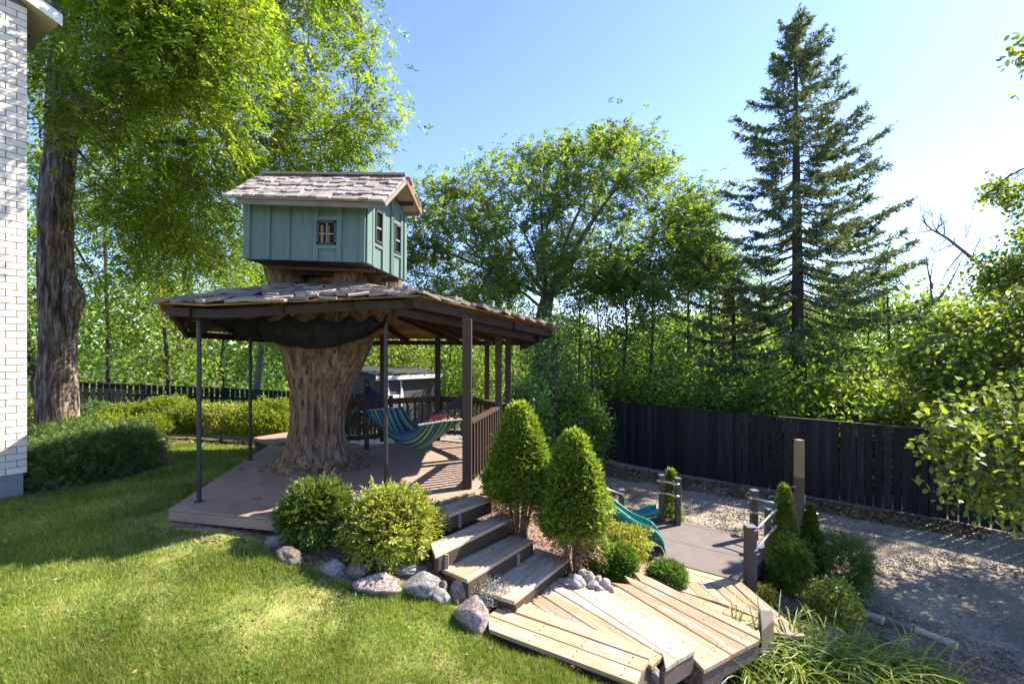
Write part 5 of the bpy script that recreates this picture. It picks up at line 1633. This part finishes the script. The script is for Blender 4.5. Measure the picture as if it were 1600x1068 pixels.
wood(1285, 21, 420, 150, 'tree with rusty tinged leaves just right of the spruce trunk', 'yellowleaf', n=1.5, leaf=.14, low=.3)
wood(1330, 18, 440, 160, 'dense shaded tree above the fence right of the spruce', 'darkleaf', n=1.3, leaf=.12, low=.12)
wood(1385, 16, 385, 140, 'upright green tree with a clear sunny side before the dead branch', 'woodleaf', n=1.3, leaf=.11, low=.2, trunk_r=.08)
wood(1440, 15, 480, 110, 'yellow green sapling behind the right fence end', 'woodleaf', n=1.0, leaf=.11, low=.15, trunk_r=.06)
wood(1500, 15, 470, 140, 'leafy tree behind the broad leaved branches at the right', 'woodleaf', n=1.2, leaf=.12, low=.1)
wood(1585, 14, 415, 130, 'green tree at the right edge behind the dead branch', 'woodleaf', n=1.2, leaf=.12, low=.2)
wood(1745, 14.6, 80, 220, 'unseen tall tree added beyond the right end of the fence to shade the gravel', 'woodleaf', n=1.7, leaf=.16, low=.3, trunk_r=.2)  # out of view, added to throw tree shade over the gravel yard
wood(1925, 10.5, 20, 270, 'unseen tall tree added outside the right edge of the picture to dapple the gravel', 'woodleaf', n=.75, leaf=.15, low=.45, trunk_r=.2)  # added out of view, kept thin so the gravel gets broken shade

# low bushes along the outside of the fence
BUSH = [(820,12.5,600,80,'dark low bush behind the corner post of the pavilion','darkleaf'),(905,14,610,90,'shaded leafy bush left of the fence end','woodleaf'),(985,17.5,590,110,'bright bush peeping over the left end of the fence','woodleaf'),
        (1085,15.5,590,120,'light green bush behind the solid fence panel','woodleaf'),(1180,14.5,600,110,'sunlit bush behind the fence left of the spruce trunk','woodleaf'),(1320,13.5,590,130,'sunlit bush behind the fence right of the spruce trunk','yellowleaf'),(1420,12.2,590,120,'glowing yellow green bush behind the right fence panel','yellowleaf')]
for (px, d, yt, wp, lab, mt) in BUSH:
    b_ = foot(px, d); top = U(px, yt, d)
    hh = (top.z - b_.z) / 2; rx = wp / F * d / 2
    shrub('bush', lab, b_, (rx, rx * .8, hh), 2600, dict(kind='simple', l=.12, w=.075, m=3, cl=.12, jit=.7, droop=.2), mt, cat='bush', core=.7, lump=.3)

# far wood beyond everything, reads as one mass
def far_woods():
    n = 52000
    a = nr.uniform(-1.0, 1.0, n); d = nr.uniform(34, 56, n)
    X = np.tan(a * .92) * d * 1.0; Y = d
    top = 3.2 + 3.0 * np.array([noise.noise(Vector((x * .12, 3, 0))) for x in X]) + 1.2 * np.array([noise.noise(Vector((x * .5, 7, y * .1))) for x, y in zip(X, Y)])
    top = top + np.where(X / Y > .25, 2.0, 0) + np.where(X / Y < -.35, 3.0, 0)
    Z = -2.4 + nr.uniform(0, 1, n) ** .75 * (top + 2.4)
    P = np.stack([X, Y, Z], 1)
    V = simple_leaves(P, rdir(n), .55, .38)
    me = quads_mesh('distant_woods', V)
    tag(link('distant_woods', me, None, MAT['woodleaf']), kind='stuff')
    n = 130000
    # undergrowth behind the fence and below the trees
    X = nr.uniform(-13, 17, n); Y = nr.uniform(11.5, 27, n)
    lim = 15.9 - (X - 2.95) * .93
    ok = (Y > lim + .8) & ((X > 1.5) | (Y > 28)) | ((X < -5.5) & (Y > 19.5 + (X + 8) * .4)) 
    X, Y = X[ok], Y[ok]
    cl = np.array([noise.noise(Vector((x * .55, y * .55, 2))) for x, y in zip(X, Y)])
    Z = hz(X, Y) + nr.uniform(0, 1, len(X)) * (np.where(X > 1.5, 3.0, 1.3) + np.where(X > 1.5, 2.6, 1.6) * cl)
    V = simple_leaves(np.stack([X, Y, Z], 1), rdir(len(X)), .17, .11)
    me = quads_mesh('undergrowth', V)
    tag(link('undergrowth', me, None, MAT['woodleaf']), kind='stuff')
far_woods()

# thin bare stems standing among the trees
for k, (px, d, yt, ln) in enumerate(((862,13.5,540,8),(888,15,520,-6),(915,17,500,4),(940,17,520,-10),(1000,19,520,12),(1055,17,540,-14),(1095,20,500,5),(1350,15.5,470,10),(1262,18,520,-5))):
    b_ = foot(px, d); top = U(px + ln, yt, d)
    t = thing('sapling_stem', b_, 'thin dark bare stem among the trees behind the black fence', 'sapling', 'thin stems in the wood')
    sp = curve_pts(b_, top, 6, 0, .03)
    MB().tube(sp, [.05, .045, .04, .034, .028, .02, .012], 6).build('stem', MAT['twig'], t)
    m = MB()
    for j in range(7):
        p = sp[rnd.choice((3, 4, 5))]
        m.tube(curve_pts(p, p + Vector((rnd.uniform(-.8, .8), rnd.uniform(-.5, .5), rnd.uniform(.1, .7))), 3, 0, .08), [.014, .01, .007, .004], 4, False)
    m.build('twig', MAT['twig'], t)

# dead branchy tree at the right
def dead_tree():
    d = 12.5
    p = [U(1640,520,d), U(1590,463,d), U(1555,432,d), U(1515,400,d), U(1480,372,d), U(1455,358,d), U(1438,342,d)]
    b_ = foot(1680, d)
    t = thing('dead_tree', b_, 'bare dead tree whose crooked leafless branch reaches left over the sky', 'tree')
    m = MB(); m.tube([b_, U(1675,600,d), p[0]], [.12, .1, .085], 8); m.build('trunk', MAT['greybark'], t)
    m = MB(); m.tube(p, [.085, .06, .05, .04, .03, .02, .008], 7)
    for (a, b2) in (((1505,392),(1466,472)),((1508,392),(1510,352)),((1520,404),(1533,372)),((1530,412),(1497,415)),((1555,432),(1550,408)),((1480,372),(1452,392)),((1470,366),(1455,330)),((1462,362),(1478,345)),((1448,352),(1440,335)),((1456,358),(1432,362)),((1475,369),(1470,340)),((1490,382),(1455,396)),((1540,420),(1548,395)),((1570,444),(1585,410))):
        A, B = U(*a, d), U(*b2, d + rnd.uniform(-.5, .5))
        pts = curve_pts(A, B, 5, 0, .1)
        m.tube(pts, [.02, .017, .013, .01, .007, .004], 5, False)
        for j in range(5):
            q = A.lerp(B, rnd.uniform(.3, .9))
            m.tube(curve_pts(q, q + (B - A) * .25 + Vector((rnd.uniform(-.3, .3), rnd.uniform(-.3, .3), rnd.uniform(.05, .4))), 3, 0, .1), [.008, .006, .005, .003], 3, False)
    for (a, b2) in (((1458,472),(1461,395)),((1457,450),(1448,392)),((1465,470),(1506,396))):
        m.tube(curve_pts(U(*a, d), U(*b2, d), 6, 0, .06), [.03, .026, .022, .018, .014, .01, .006], 5, False)
    m.build('branch', MAT['greybark'], t)
dead_tree()

# broad leaved tree reaching in from the right
def right_tree():
    b_ = Vector((9.4, 7.0, gz(9.4, 7.0)))
    tr = [b_ + Vector((0, 0, -.1)), b_ + Vector((0, 0, 1.2)), b_ + Vector((-.1, .1, 2.6)), b_ + Vector((.1, .1, 4.0)), b_ + Vector((0, .2, 5.6))]
    cl = [clump(x, y, d, r, w) for (x, y, d, r, w) in (
        (1475,565,7.3,.55,1.2),(1530,510,7.4,.55,1.3),(1590,480,7.5,.6,1.3),(1440,600,7.6,.42,1),(1525,610,7.0,.6,1.4),(1600,570,7.0,.7,1.5),(1430,545,7.9,.36,.8),(1480,500,7.8,.36,.8),(1640,520,7.2,.7,1.2),(1490,620,7.8,.5,1.1),(1560,560,7.8,.6,1.3),
        (1545,690,5.7,.36,.9),(1498,680,5.5,.26,.6),(1590,735,5.6,.36,.9),(1510,735,5.3,.2,.45),(1590,660,5.9,.45,1),(1468,660,5.6,.17,.35),(1475,755,5.3,.11,.25),(1540,790,5.3,.13,.3),(1455,700,5.6,.1,.15),(1590,795,5.4,.13,.3),(1520,640,6.0,.35,.8),(1640,700,5.7,.5,1),(1420,575,7.9,.3,.6),(1555,660,6.4,.5,1.1),(1500,650,6.6,.4,.9),(1465,640,7.2,.35,.7),(1590,620,6.4,.5,1.1),
        (1580,310,9.5,.42,.9),(1545,300,9.5,.2,.4),(1592,360,9.5,.36,.8),(1608,80,5.4,.12,.35),(1600,440,9.2,.4,.7),(1535,308,9.4,.14,.2))]
    for k in range(26):              # unseen clumps outside the frame to the right, added to cast shade
        cl.append(((rnd.uniform(9.2, 12.4), rnd.uniform(5.4, 9.6), rnd.uniform(.8, 3.9)), (.75, .75, .6), 1.2))
    make_tree('broadleaf_tree', 'tree with large round green leaves whose branches hang in from the right edge', b_, tr, [.17, .14, .12, .08, .03], cl,
              dict(kind='simple', oval=True, l=.088, w=.058, m=5, cl=.09, spread=.07, droop=.5), 'appleleaf', twigs=24, per=4, from_h=.15, limb_r=.2, twig_r=.005, shell=.15)
right_tree()

# ------------------------------------------------------------------ garden shrubs
FR = lambda ln, k, l, w, **q: dict(kind='frond', len=ln, k=k, l=l, w=w, **q)
def bush_at(px, ybot, wpx, hpx, z, name, label, n, leaf, mat, cat='shrub', group=None, shape='ball', **kw):
    """shrub whose foot is seen at (px, ybot) on ground height z (None: find the ground)"""
    if z is None:
        d = 6.0
        for _ in range(60):
            p = U(px, ybot, d); d = d * .6 + F * (CH - gz(p.x, p.y)) / (ybot - HZ) * .4
        z = gz(U(px, ybot, d).x, d)
    p = G(px, ybot, z); s = p.y / F
    rx = wpx * s / 2; rz = hpx * s / 2
    p = p + Vector((0, rx * .6, 0)) + Vector((p.x / p.y * rx * .6, 0, 0))
    k = 1 + rx * .6 / (p.y - rx * .6)
    return shrub(name, label, p, (rx * k, rx * k * .9, rz * k), n, leaf, mat, cat, group, shape=shape, **kw)

fro = FR(.10, 7, .045, .02, jit=.4, droop=.05)
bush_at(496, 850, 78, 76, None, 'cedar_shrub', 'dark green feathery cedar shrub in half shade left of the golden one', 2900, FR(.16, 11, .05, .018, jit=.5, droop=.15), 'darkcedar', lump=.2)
bush_at(610, 884, 116, 90, None, 'cedar_shrub', 'golden green feathery cedar shrub beside the stairs at the lawn edge', 3900, FR(.15, 11, .05, .02, jit=.5, droop=.1), 'goldcedar', lump=.22)
def cone(px, yb, ytop, wpx, z, label, n, mat='cedar', ycr=None, dense=.3):
    p = G(px, yb, z); s = p.y / F
    rx = wpx * s / 2; rz = (ycr - ytop) * s / 2
    base = Vector((p.x, p.y, z))
    t = shrub('cone_cedar', label, base, (rx, rx * .92, rz), n, FR(.10, 7, .055, .024, jit=.55, droop=.02), mat, cat='cedar', shape='cone', lift=1.0 + (yb - ycr) * s / rz, lump=.15, stems=0, core=dense)
    m = MB()
    for i in range(7):
        a = i * .9 + .3; r0 = rnd.uniform(.03, .09)
        q = base + Vector((math.cos(a) * r0, math.sin(a) * r0, -.06))
        e = base + Vector((math.cos(a) * rx * .45, math.sin(a) * rx * .45, (yb - ycr) * s + rz * rnd.uniform(.25, .7)))
        m.tube(curve_pts(q, e, 4, 0, .06), [.026, .022, .018, .014, .008], 6)
    for i in range(60):              # dry lower twigs
        a = rnd.uniform(0, 6.28); r0 = rnd.uniform(.05, rx * .8)
        q = base + Vector((math.cos(a) * r0 * .5, math.sin(a) * r0 * .5, rnd.uniform(.1, (yb - ycr) * s + .12)))
        m.tube([q, q + Vector((math.cos(a) * .14, math.sin(a) * .14, rnd.uniform(-.08, .1)))], [.005, .002], 3, False)
    m.build('stem', M_STEM, t)
    n2 = 260
    a = nr.uniform(0, 6.28, n2); r0 = nr.uniform(.3, .85, n2) * rx
    P = np.stack([np.cos(a) * r0, np.sin(a) * r0, nr.uniform(.55, 1.25, n2) * (yb - ycr) * s], 1)
    V = fronds(P, unit(np.stack([np.cos(a), np.sin(a), -.5 + 0 * a], 1)), .09, 7, .035, .014)
    link('dry_foliage', quads_mesh('dry_foliage', V), t, MAT['cedardry'])
M_STEM = M_tex('cedar_stem', [(.09, .05, .03), (.24, .15, .10)], scale=8, stretch=(1, 1, .2), bump=.5)
cone(812, 832, 640, 98, -.42, 'plump cone cedar on brown stems right behind the stairs, the farther of two', 7600, ycr=778)
cone(897, 893, 684, 100, -.76, 'plump cone cedar on brown stems beside the landing, the nearer of two', 8200, ycr=830)
bush_at(962, 890, 96, 58, None, 'gold_shrub', 'loose yellow gold shrub with rusty tips before the green slide', 3000, dict(kind='simple', l=.05, w=.022, m=3, cl=.025, jit=.6), 'goldspirea', lump=.25)
bush_at(968, 914, 52, 54, None, 'globe_shrub', 'small round bright green shrub beside the river stones', 2200, FR(.05, 7, .026, .012, jit=.35), 'globe', lump=.06)
bush_at(1042, 927, 54, 42, -1.12, 'globe_shrub', 'low bright green tuft growing between the planks', 2000, FR(.06, 7, .03, .011, jit=.6), 'globe', lump=.08, lift=.85)
bush_at(935, 895, 46, 44, None, 'gold_shrub', 'shaded olive shrub at the foot of the nearer cone cedar', 1400, dict(kind='simple', l=.045, w=.02, m=3, cl=.02, jit=.6), 'cedar', lump=.2)
def column(px, yb, ytop, wpx, z, label, n, mat='cedar'):
    p = G(px, yb, z); s = p.y / F
    shrub('column_cedar', label, p, (wpx * s / 2, wpx * s / 2, (yb - ytop) * s / 2), n, FR(.07, 7, .035, .016, jit=.5), mat, cat='cedar', shape='cone', lump=.12, stems=3, core=.3, sharp=1.0)
column(1048, 850, 735, 42, -1.6, 'narrow green cedar standing between the pair of posts behind the slide', 2400)
column(1226, 915, 762, 54, -1.58, 'taller narrow cedar right behind the corner post of the platform rail', 3400)
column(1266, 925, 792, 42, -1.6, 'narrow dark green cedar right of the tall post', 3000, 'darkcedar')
bush_at(1236, 930, 52, 80, -1.52, 'cedar_shrub', 'loose pale green shrub at the platform corner before the taller narrow cedar', 2400, FR(.08, 7, .04, .016, jit=.6), 'cedar', lump=.25)
bush_at(1312, 942, 84, 84, -1.56, 'yew_shrub', 'spiky dark green yew at the edge of the gravel', 2600, FR(.13, 11, .035, .011, jit=.5, droop=0.0), 'yew', lump=.25)
bush_at(1300, 986, 74, 62, None, 'gold_shrub', 'bushy yellow green shrub on the mulch near the timber beams', 2000, dict(kind='simple', l=.045, w=.022, m=3, cl=.03, jit=.7), 'goldcedar', lump=.2)
bush_at(1194, 950, 36, 30, None, 'gold_shrub', 'tiny yellow flowered plant at the foot of the thick front post', 900, dict(kind='simple', l=.03, w=.015, m=2, cl=.02, jit=.7), 'goldspirea', lump=.3, stems=3)
bush_at(764, 950, 62, 34, -.7, 'silver_plant', 'small silvery grey plant at the corner of the lowest stair', 1500, dict(kind='simple', l=.022, w=.009, m=3, cl=.02, jit=.8), 'lichen', lump=.3, stems=3)

# shaded spreading yews between the wall and the lawn
YS = 'spreading yews beside the house'
for (px, yb, w, h, lab) in ((80,764,120,62,'dark spreading yew against the brick foundation, nearest to the wall'),(140,752,120,58,'dark spreading yew in the middle of the shaded bed'),(192,742,92,60,'dark spreading yew with tips reaching out over the lawn'),
                            (70,726,90,46,'dim yew in front of the walnut trunk foot'),(205,712,60,40,'small dark yew at the back corner of the shaded bed'),(120,722,110,50,'shaded yew behind the middle of the bed')):
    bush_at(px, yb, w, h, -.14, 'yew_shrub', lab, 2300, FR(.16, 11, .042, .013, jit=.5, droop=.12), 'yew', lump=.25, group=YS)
for (px, yb, w, h, lab, mt) in ((150,692,84,40,'low light green spreading shrub right of the walnut trunk','boxwood'),(205,700,60,24,'low pale green ground plant at the lawn corner','boxwood'),(58,668,40,38,'yellow green shrub between the wall and the walnut trunk','goldcedar'),(75,700,80,26,'pale yellow green low plant at the walnut foot','boxwood')):
    bush_at(px, yb, w, h, -.14, 'low_shrub', lab, 1900, dict(kind='simple', l=.07, w=.032, m=3, cl=.04, jit=.5), mt, lump=.2)
RB = 'low rounded shrubs before the left fence'
for (px, yb, w, h, lab, mt) in ((148,662,60,30,'low rounded dull green shrub nearest to the walnut trunk','yew'),(196,668,62,34,'low rounded shrub second from the walnut trunk','boxwood'),(262,668,72,46,'bright green leafy shrub left of the front pole, taller than its neighbours','boxwood'),
       (236,684,56,32,'small bright shrub in front of the taller leafy one','boxwood'),(300,676,64,42,'rounded shrub right behind the left front pole','boxwood'),(345,678,72,44,'yellow tinged rounded shrub between the two thin poles','goldcedar'),
       (398,682,72,46,'yellow green rounded shrub behind the farther thin pole','boxwood'),(430,678,64,52,'tallest rounded shrub of the row, beside the stump','boxwood'),(372,668,64,34,'half hidden green shrub at the back of the row','yew')):
    bush_at(px, yb, w, h, -.16, 'rounded_shrub', lab, 2100, dict(kind='simple', l=.06, w=.032, m=3, cl=.035, jit=.5), mt, lump=.16, group=RB)
# creeper on the left fence
bush_at(250, 640, 60, 34, -.8, 'low_shrub', 'leafy plant leaning on the left fence above the bright shrub', 900, dict(kind='simple', l=.10, w=.06, m=2, cl=.08, jit=.6), 'woodleaf', lump=.3)

# ------------------------------------------------------------------ strap leaved plants in the lower right corner
def straps(name, label, p, n, L, mat, group):
    t = thing(name, p, label, 'plant', group)
    V = []; Fc = []
    for i in range(n):
        a = rnd.uniform(0, 6.283); l = 1.2 * L * rnd.uniform(.55, 1.2); w = rnd.uniform(.009, .016)
        lean = rnd.uniform(.15, .95)
        q = Vector((math.cos(a), math.sin(a), 0)); s = Vector((-q.y, q.x, 0))
        r0 = rnd.uniform(0, .10)
        k = 7; b0 = len(V)
        bend = rnd.uniform(.3, 1.1)
        for j in range(k + 1):
            u = j / k
            th = lean * .55 + bend * u * u * 1.5
            pos = q * (r0 + l * (math.sin(th) * u)) + Vector((0, 0, max(.01, l * math.cos(th * .9) * u)))
            ww = w * (1 - u ** 2.2) + .0008
            V += [tuple(pos - s * ww), tuple(pos + Vector((0, 0, -ww * .6))), tuple(pos + s * ww)]
            if j: 
                c = b0 + j * 3
                Fc += [(c-3, c-2, c+1, c), (c-2, c-1, c+2, c+1)]
    me = bpy.data.meshes.new('leaves'); me.from_pydata(V, [], Fc)
    link('leaves', me, t, MAT[mat])
for (px, py, n, L) in ((1098,1058,40,.56),(1140,1062,46,.58),(1190,1050,42,.52),(1235,1066,50,.55),(1225,1030,36,.42),(1285,1050,46,.5),(1330,1066,50,.52),(1382,1058,42,.46),(1430,1068,42,.45),(1265,1085,46,.55),(1175,1088,44,.5),(1360,1090,46,.5),(1480,1078,36,.4),(1120,1035,30,.4),(1300,1028,34,.36),(1208,1010,24,.34),(1150,1036,40,.58),(1112,1046,36,.54),(1215,1030,34,.5),(1240,1012,28,.36),(1180,1022,30,.4),(1348,1036,30,.34)):
    z = -1.3
    for _ in range(20): p = G(px, py, z); z = gz(p.x, p.y)
    straps('strap_plant', 'clump of arching strap shaped green leaves in the bed below the planks', Vector((p.x, p.y, z)), n, L, 'daylily', 'strap leaved clumps below the planks')

# ------------------------------------------------------------------ grass, chips, fallen leaves
def scatter(n, poly, dmin, dmax, bx):
    """points in a ground polygon, denser near the camera"""
    out = []
    got = 0
    while got < n:
        m = n * 3
        d = dmin * (dmax / dmin) ** nr.uniform(0, 1, m)
        sx = nr.uniform(bx[0], bx[1], m)
        X = sx * d; Y = d
        ok = inpoly(X, Y, poly)
        out.append(np.stack([X[ok], Y[ok]], 1)); got += ok.sum()
    return np.concatenate(out)[:n]

def grass():
    n = 400000
    LP = [(-16,-4),(1.48,-4),(1.48,1),(1.22,2.9),(.94,3.55),(-.2,4.29),(-.45,4.44),(-.9,4.64),(-1.27,4.42),(-1.75,4.52),(-2.2,4.72),(-2.5,4.94),(-3.0,5.05),(-3.95,5.32),(-4.66,9.05),(-4.95,9.8),(-5.3,10.5),(-6.7,10.15),(-8.0,10.2),(-7.6,9.2),(-6.2,8.6),(-5.5,7.9),(-5.75,7.1),(-6.3,6.5),(-6.6,6.2),(-7,5),(-16,5)]
    XY = scatter(n, LP, 2.3, 10.8, (-1.12, .5))
    X, Y = XY[:, 0], XY[:, 1]
    pat = np.array([noise.noise(Vector((x * 1.4, y * 1.4, 0))) + .5 * noise.noise(Vector((x * 5, y * 5, 2))) for x, y in zip(X, Y)])
    keep = pat > nr.uniform(-1.0, .22, n)
    # worn strip along the deck front and trodden soil
    X, Y, pat = X[keep], Y[keep], pat[keep]
    worn = (Y > 4.75 - .23 * (X + 2.4)) & (X > -4.2) & (X < -1.5) & (nr.random(len(X)) < .72)
    X, Y, pat = X[~worn], Y[~worn], pat[~worn]
    n = len(X)
    Z = hz(X, Y) - .004
    k = np.clip(Y / 3.2, 1, 3)
    h = (.022 + .036 * nr.random(n) ** 1.5 + .022 * np.clip(pat, 0, 1)) * (1 + .15 * k)
    w = .0021 * k * nr.uniform(.8, 1.5, n)
    a = nr.uniform(0, 6.283, n); tl = nr.uniform(.1, 1.5, n)
    b0 = np.stack([X, Y, Z], 1)
    s = np.stack([np.cos(a), np.sin(a), 0 * a], 1)
    a2 = nr.uniform(0, 6.283, n)
    dr = np.stack([np.cos(a2) * tl, np.sin(a2) * tl, np.ones(n)], 1)
    dr = dr / np.linalg.norm(dr, axis=1)[:, None]
    V = np.stack([b0 - s * w[:, None], b0 + s * w[:, None], b0 + dr * h[:, None]], 1)
    me = quads_mesh('lawn_grass', V, 3)
    tag(link('lawn_grass', me, None, MAT['blade']), kind='stuff')
    # clover like broad weeds in the lawn
    m = 9000
    XY = scatter(m, LP, 2.4, 7, (-1.1, .5)); 
    pt = np.array([noise.noise(Vector((x * 2.1, y * 2.1, 8))) for x, y in XY]); XY = XY[pt > .12]
    P = np.c_[XY, hz(XY[:, 0], XY[:, 1]) + nr.uniform(.01, .035, len(XY))]
    D = rdir(len(P)); D[:, 2] = np.abs(D[:, 2]) * .4
    me = quads_mesh('lawn_weeds', leaf_quads(P, unit(D), np.array([0, 0, 1.]) + rdir(len(P)) * .4, nr.uniform(.02, .04, len(P)), nr.uniform(.012, .024, len(P))))
    tag(link('lawn_weeds', me, None, MAT['globe']), kind='stuff')
grass()

def litter(name, mat, n, poly, size, dmin, dmax, bx, zoff=.006, aspect=.5, flat=.25, avoid=None):
    XY = scatter(n, poly, dmin, dmax, bx)
    if avoid is not None:
        XY = XY[~inpoly(XY[:, 0], XY[:, 1], avoid)]
    X, Y = XY[:, 0], XY[:, 1]
    P = np.stack([X, Y, hz(X, Y) + nr.uniform(0, zoff * 2, len(X))], 1)
    D = rdir(len(X)); D[:, 2] *= flat; D = unit(D)
    N_ = rdir(len(X)) * .5 + np.array([0, 0, 1.])
    L = size * nr.uniform(.5, 1.4, len(X)) * np.clip(Y / 5, .8, 2)
    me = quads_mesh(name, leaf_quads(P, D, N_, L, L * aspect * nr.uniform(.6, 1.3, len(X)), .12))
    tag(link(name, me, None, MAT[mat]), kind='stuff')
BANK = [(-2.4,4.95),(-1.0,4.6),(-.3,4.5),(.0,4.4),(1.6,3.0),(6,2.5),(6,5.4),(4.4,6.9),(2.6,8.7),(1,10),(-.2,9),(-.2,7),(-.5,6.2),(-1,5.4),(-1.9,5.0)]
litter('mulch_chips', 'chip', 26000, BANK, .04, 3.6, 9.5, (-.6, 1.05), aspect=.42)
litter('fence_leaf_litter', 'deadleaf', 9000, [(2.4,15.2),(6,12.3),(9.4,9.5),(8.7,8.9),(5.2,11.6),(1.8,14.0)], .042, 8.5, 15.5, (.05, 1.1), aspect=.6)
litter('gravel_leaf_litter', 'deadleaf', 1500, GRAV, .03, 5, 14, (.1, 1.08), aspect=.6)
litter('bed_leaf_litter', 'deadleaf', 2600, [(-8.4,9.2),(-6.2,8.6),(-5.5,7.9),(-5.75,7.1),(-6.3,6.5),(-7,6.6),(-8.4,8)], .05, 6, 10.5, (-1.1, -.6), aspect=.6)
litter('shrub_leaf_litter', 'deadleaf', 2600, [(-9.5,10.2),(-4.9,10.0),(-4.9,11.2),(-9.5,11.5)], .06, 9.8, 11.6, (-1, -.4), aspect=.6)
litter('lawn_fallen_leaves', 'deadleaf', 650, LAWN, .045, 2.6, 10, (-1.1, .4), zoff=.025, aspect=.55)
litter('lawn_dry_thatch', 'deadleaf', 6000, LAWN, .028, 2.4, 9, (-1.1, .45), zoff=.012, aspect=.18)
litter('worn_strip_litter', 'deadleaf', 900, [(-4.0,5.3),(-2.4,4.95),(-1.9,4.85),(-1.9,4.62),(-2.5,4.75),(-4.0,5.05)], .035, 4.4, 5.6, (-.9, -.3), aspect=.55)
def gravel_stones():
    n = 26000
    XY = scatter(n, GRAV, 4.5, 13, (.1, 1.1))
    X, Y = XY[:, 0], XY[:, 1]
    P = np.stack([X, Y, hz(X, Y) - .002], 1)
    r = nr.uniform(.006, .017, n) * np.clip(Y / 6, .8, 1.8)
    a = nr.uniform(0, 6.28, n)
    V = []
    T = []
    for k in range(3):
        b_ = a + k * 2.094
        T.append(P + np.stack([np.cos(b_) * r * nr.uniform(.7, 1.2, n), np.sin(b_) * r * nr.uniform(.7, 1.2, n), np.zeros(n)], 1))
    A = P + np.stack([nr.uniform(-.3, .3, n) * r, nr.uniform(-.3, .3, n) * r, r * .9], 1)
    V = np.stack([np.stack([T[k], T[(k+1) % 3], A], 1) for k in range(3)], 1).reshape(-1, 3)
    me = quads_mesh('gravel_stones', V, 3)
    tag(link('gravel_stones', me, None, MAT['gravelstone']), kind='stuff')
gravel_stones()
# leaves dropped on the deck and the stairs
for (x, y, z, l) in ((330,770,.004,.05),(365,795,.004,.04),(420,705,.004,.05),(560,735,.004,.05),(620,690,.004,.05),(655,735,.004,.05),(690,760,.004,.05),(410,745,.004,.04),(300,792,.004,.05),(640,715,.004,.04),(372,733,.004,.09),(402,779,.004,.07),(440,760,.004,.06),(500,672,.004,.05),(440,737,.004,.06),(595,722,.004,.05),(275,789,.004,.05),(350,805,-.14,.05)):
    p = G(x, y, z)
    n = 2
    P = np.array([[p.x, p.y, z + .004]] * n); D = rdir(n); D[:, 2] = .05
    me = quads_mesh('fallen_leaf', leaf_quads(P, unit(D), np.array([[0, 0, 1.]] * n) + rdir(n) * .3, [l] * n, [l * .5] * n, .3))
    o = link('fallen_leaf', me, None, MAT['deadleaf']); tag(o, 'small dry curled leaf lying on the brown deck', 'leaf', 'dry leaves on the deck')
def stair_bits():
    m = MB()
    V = []
    for (x, y, z) in [(723,791,-.02),(729,788,-.02),(718,792,-.02),(694,795,-.02),(750,812,-.2),(743,822,-.2),(733,835,-.2),(728,824,-.2),(690,853,-.2),(715,874,-.38),(722,876,-.38),(710,880,-.38),(795,845,-.38),(770,858,-.38),(785,890,-.56),(800,885,-.56),(820,880,-.56),(775,905,-.56)]:
        p = G(x, y, z)
        for k in range(4): V.append((p.x + rnd.uniform(-.03, .03), p.y + rnd.uniform(-.03, .03), z + .003))
    P = np.array(V); n = len(P); D = rdir(n); D[:, 2] *= .1
    me = quads_mesh('stair_litter', leaf_quads(P, unit(D), np.array([0, 0, 1.]) + rdir(n) * .3, nr.uniform(.015, .035, n), nr.uniform(.01, .02, n), .3))
    tag(link('stair_litter', me, None, MAT['mulch']), kind='stuff')
stair_bits()
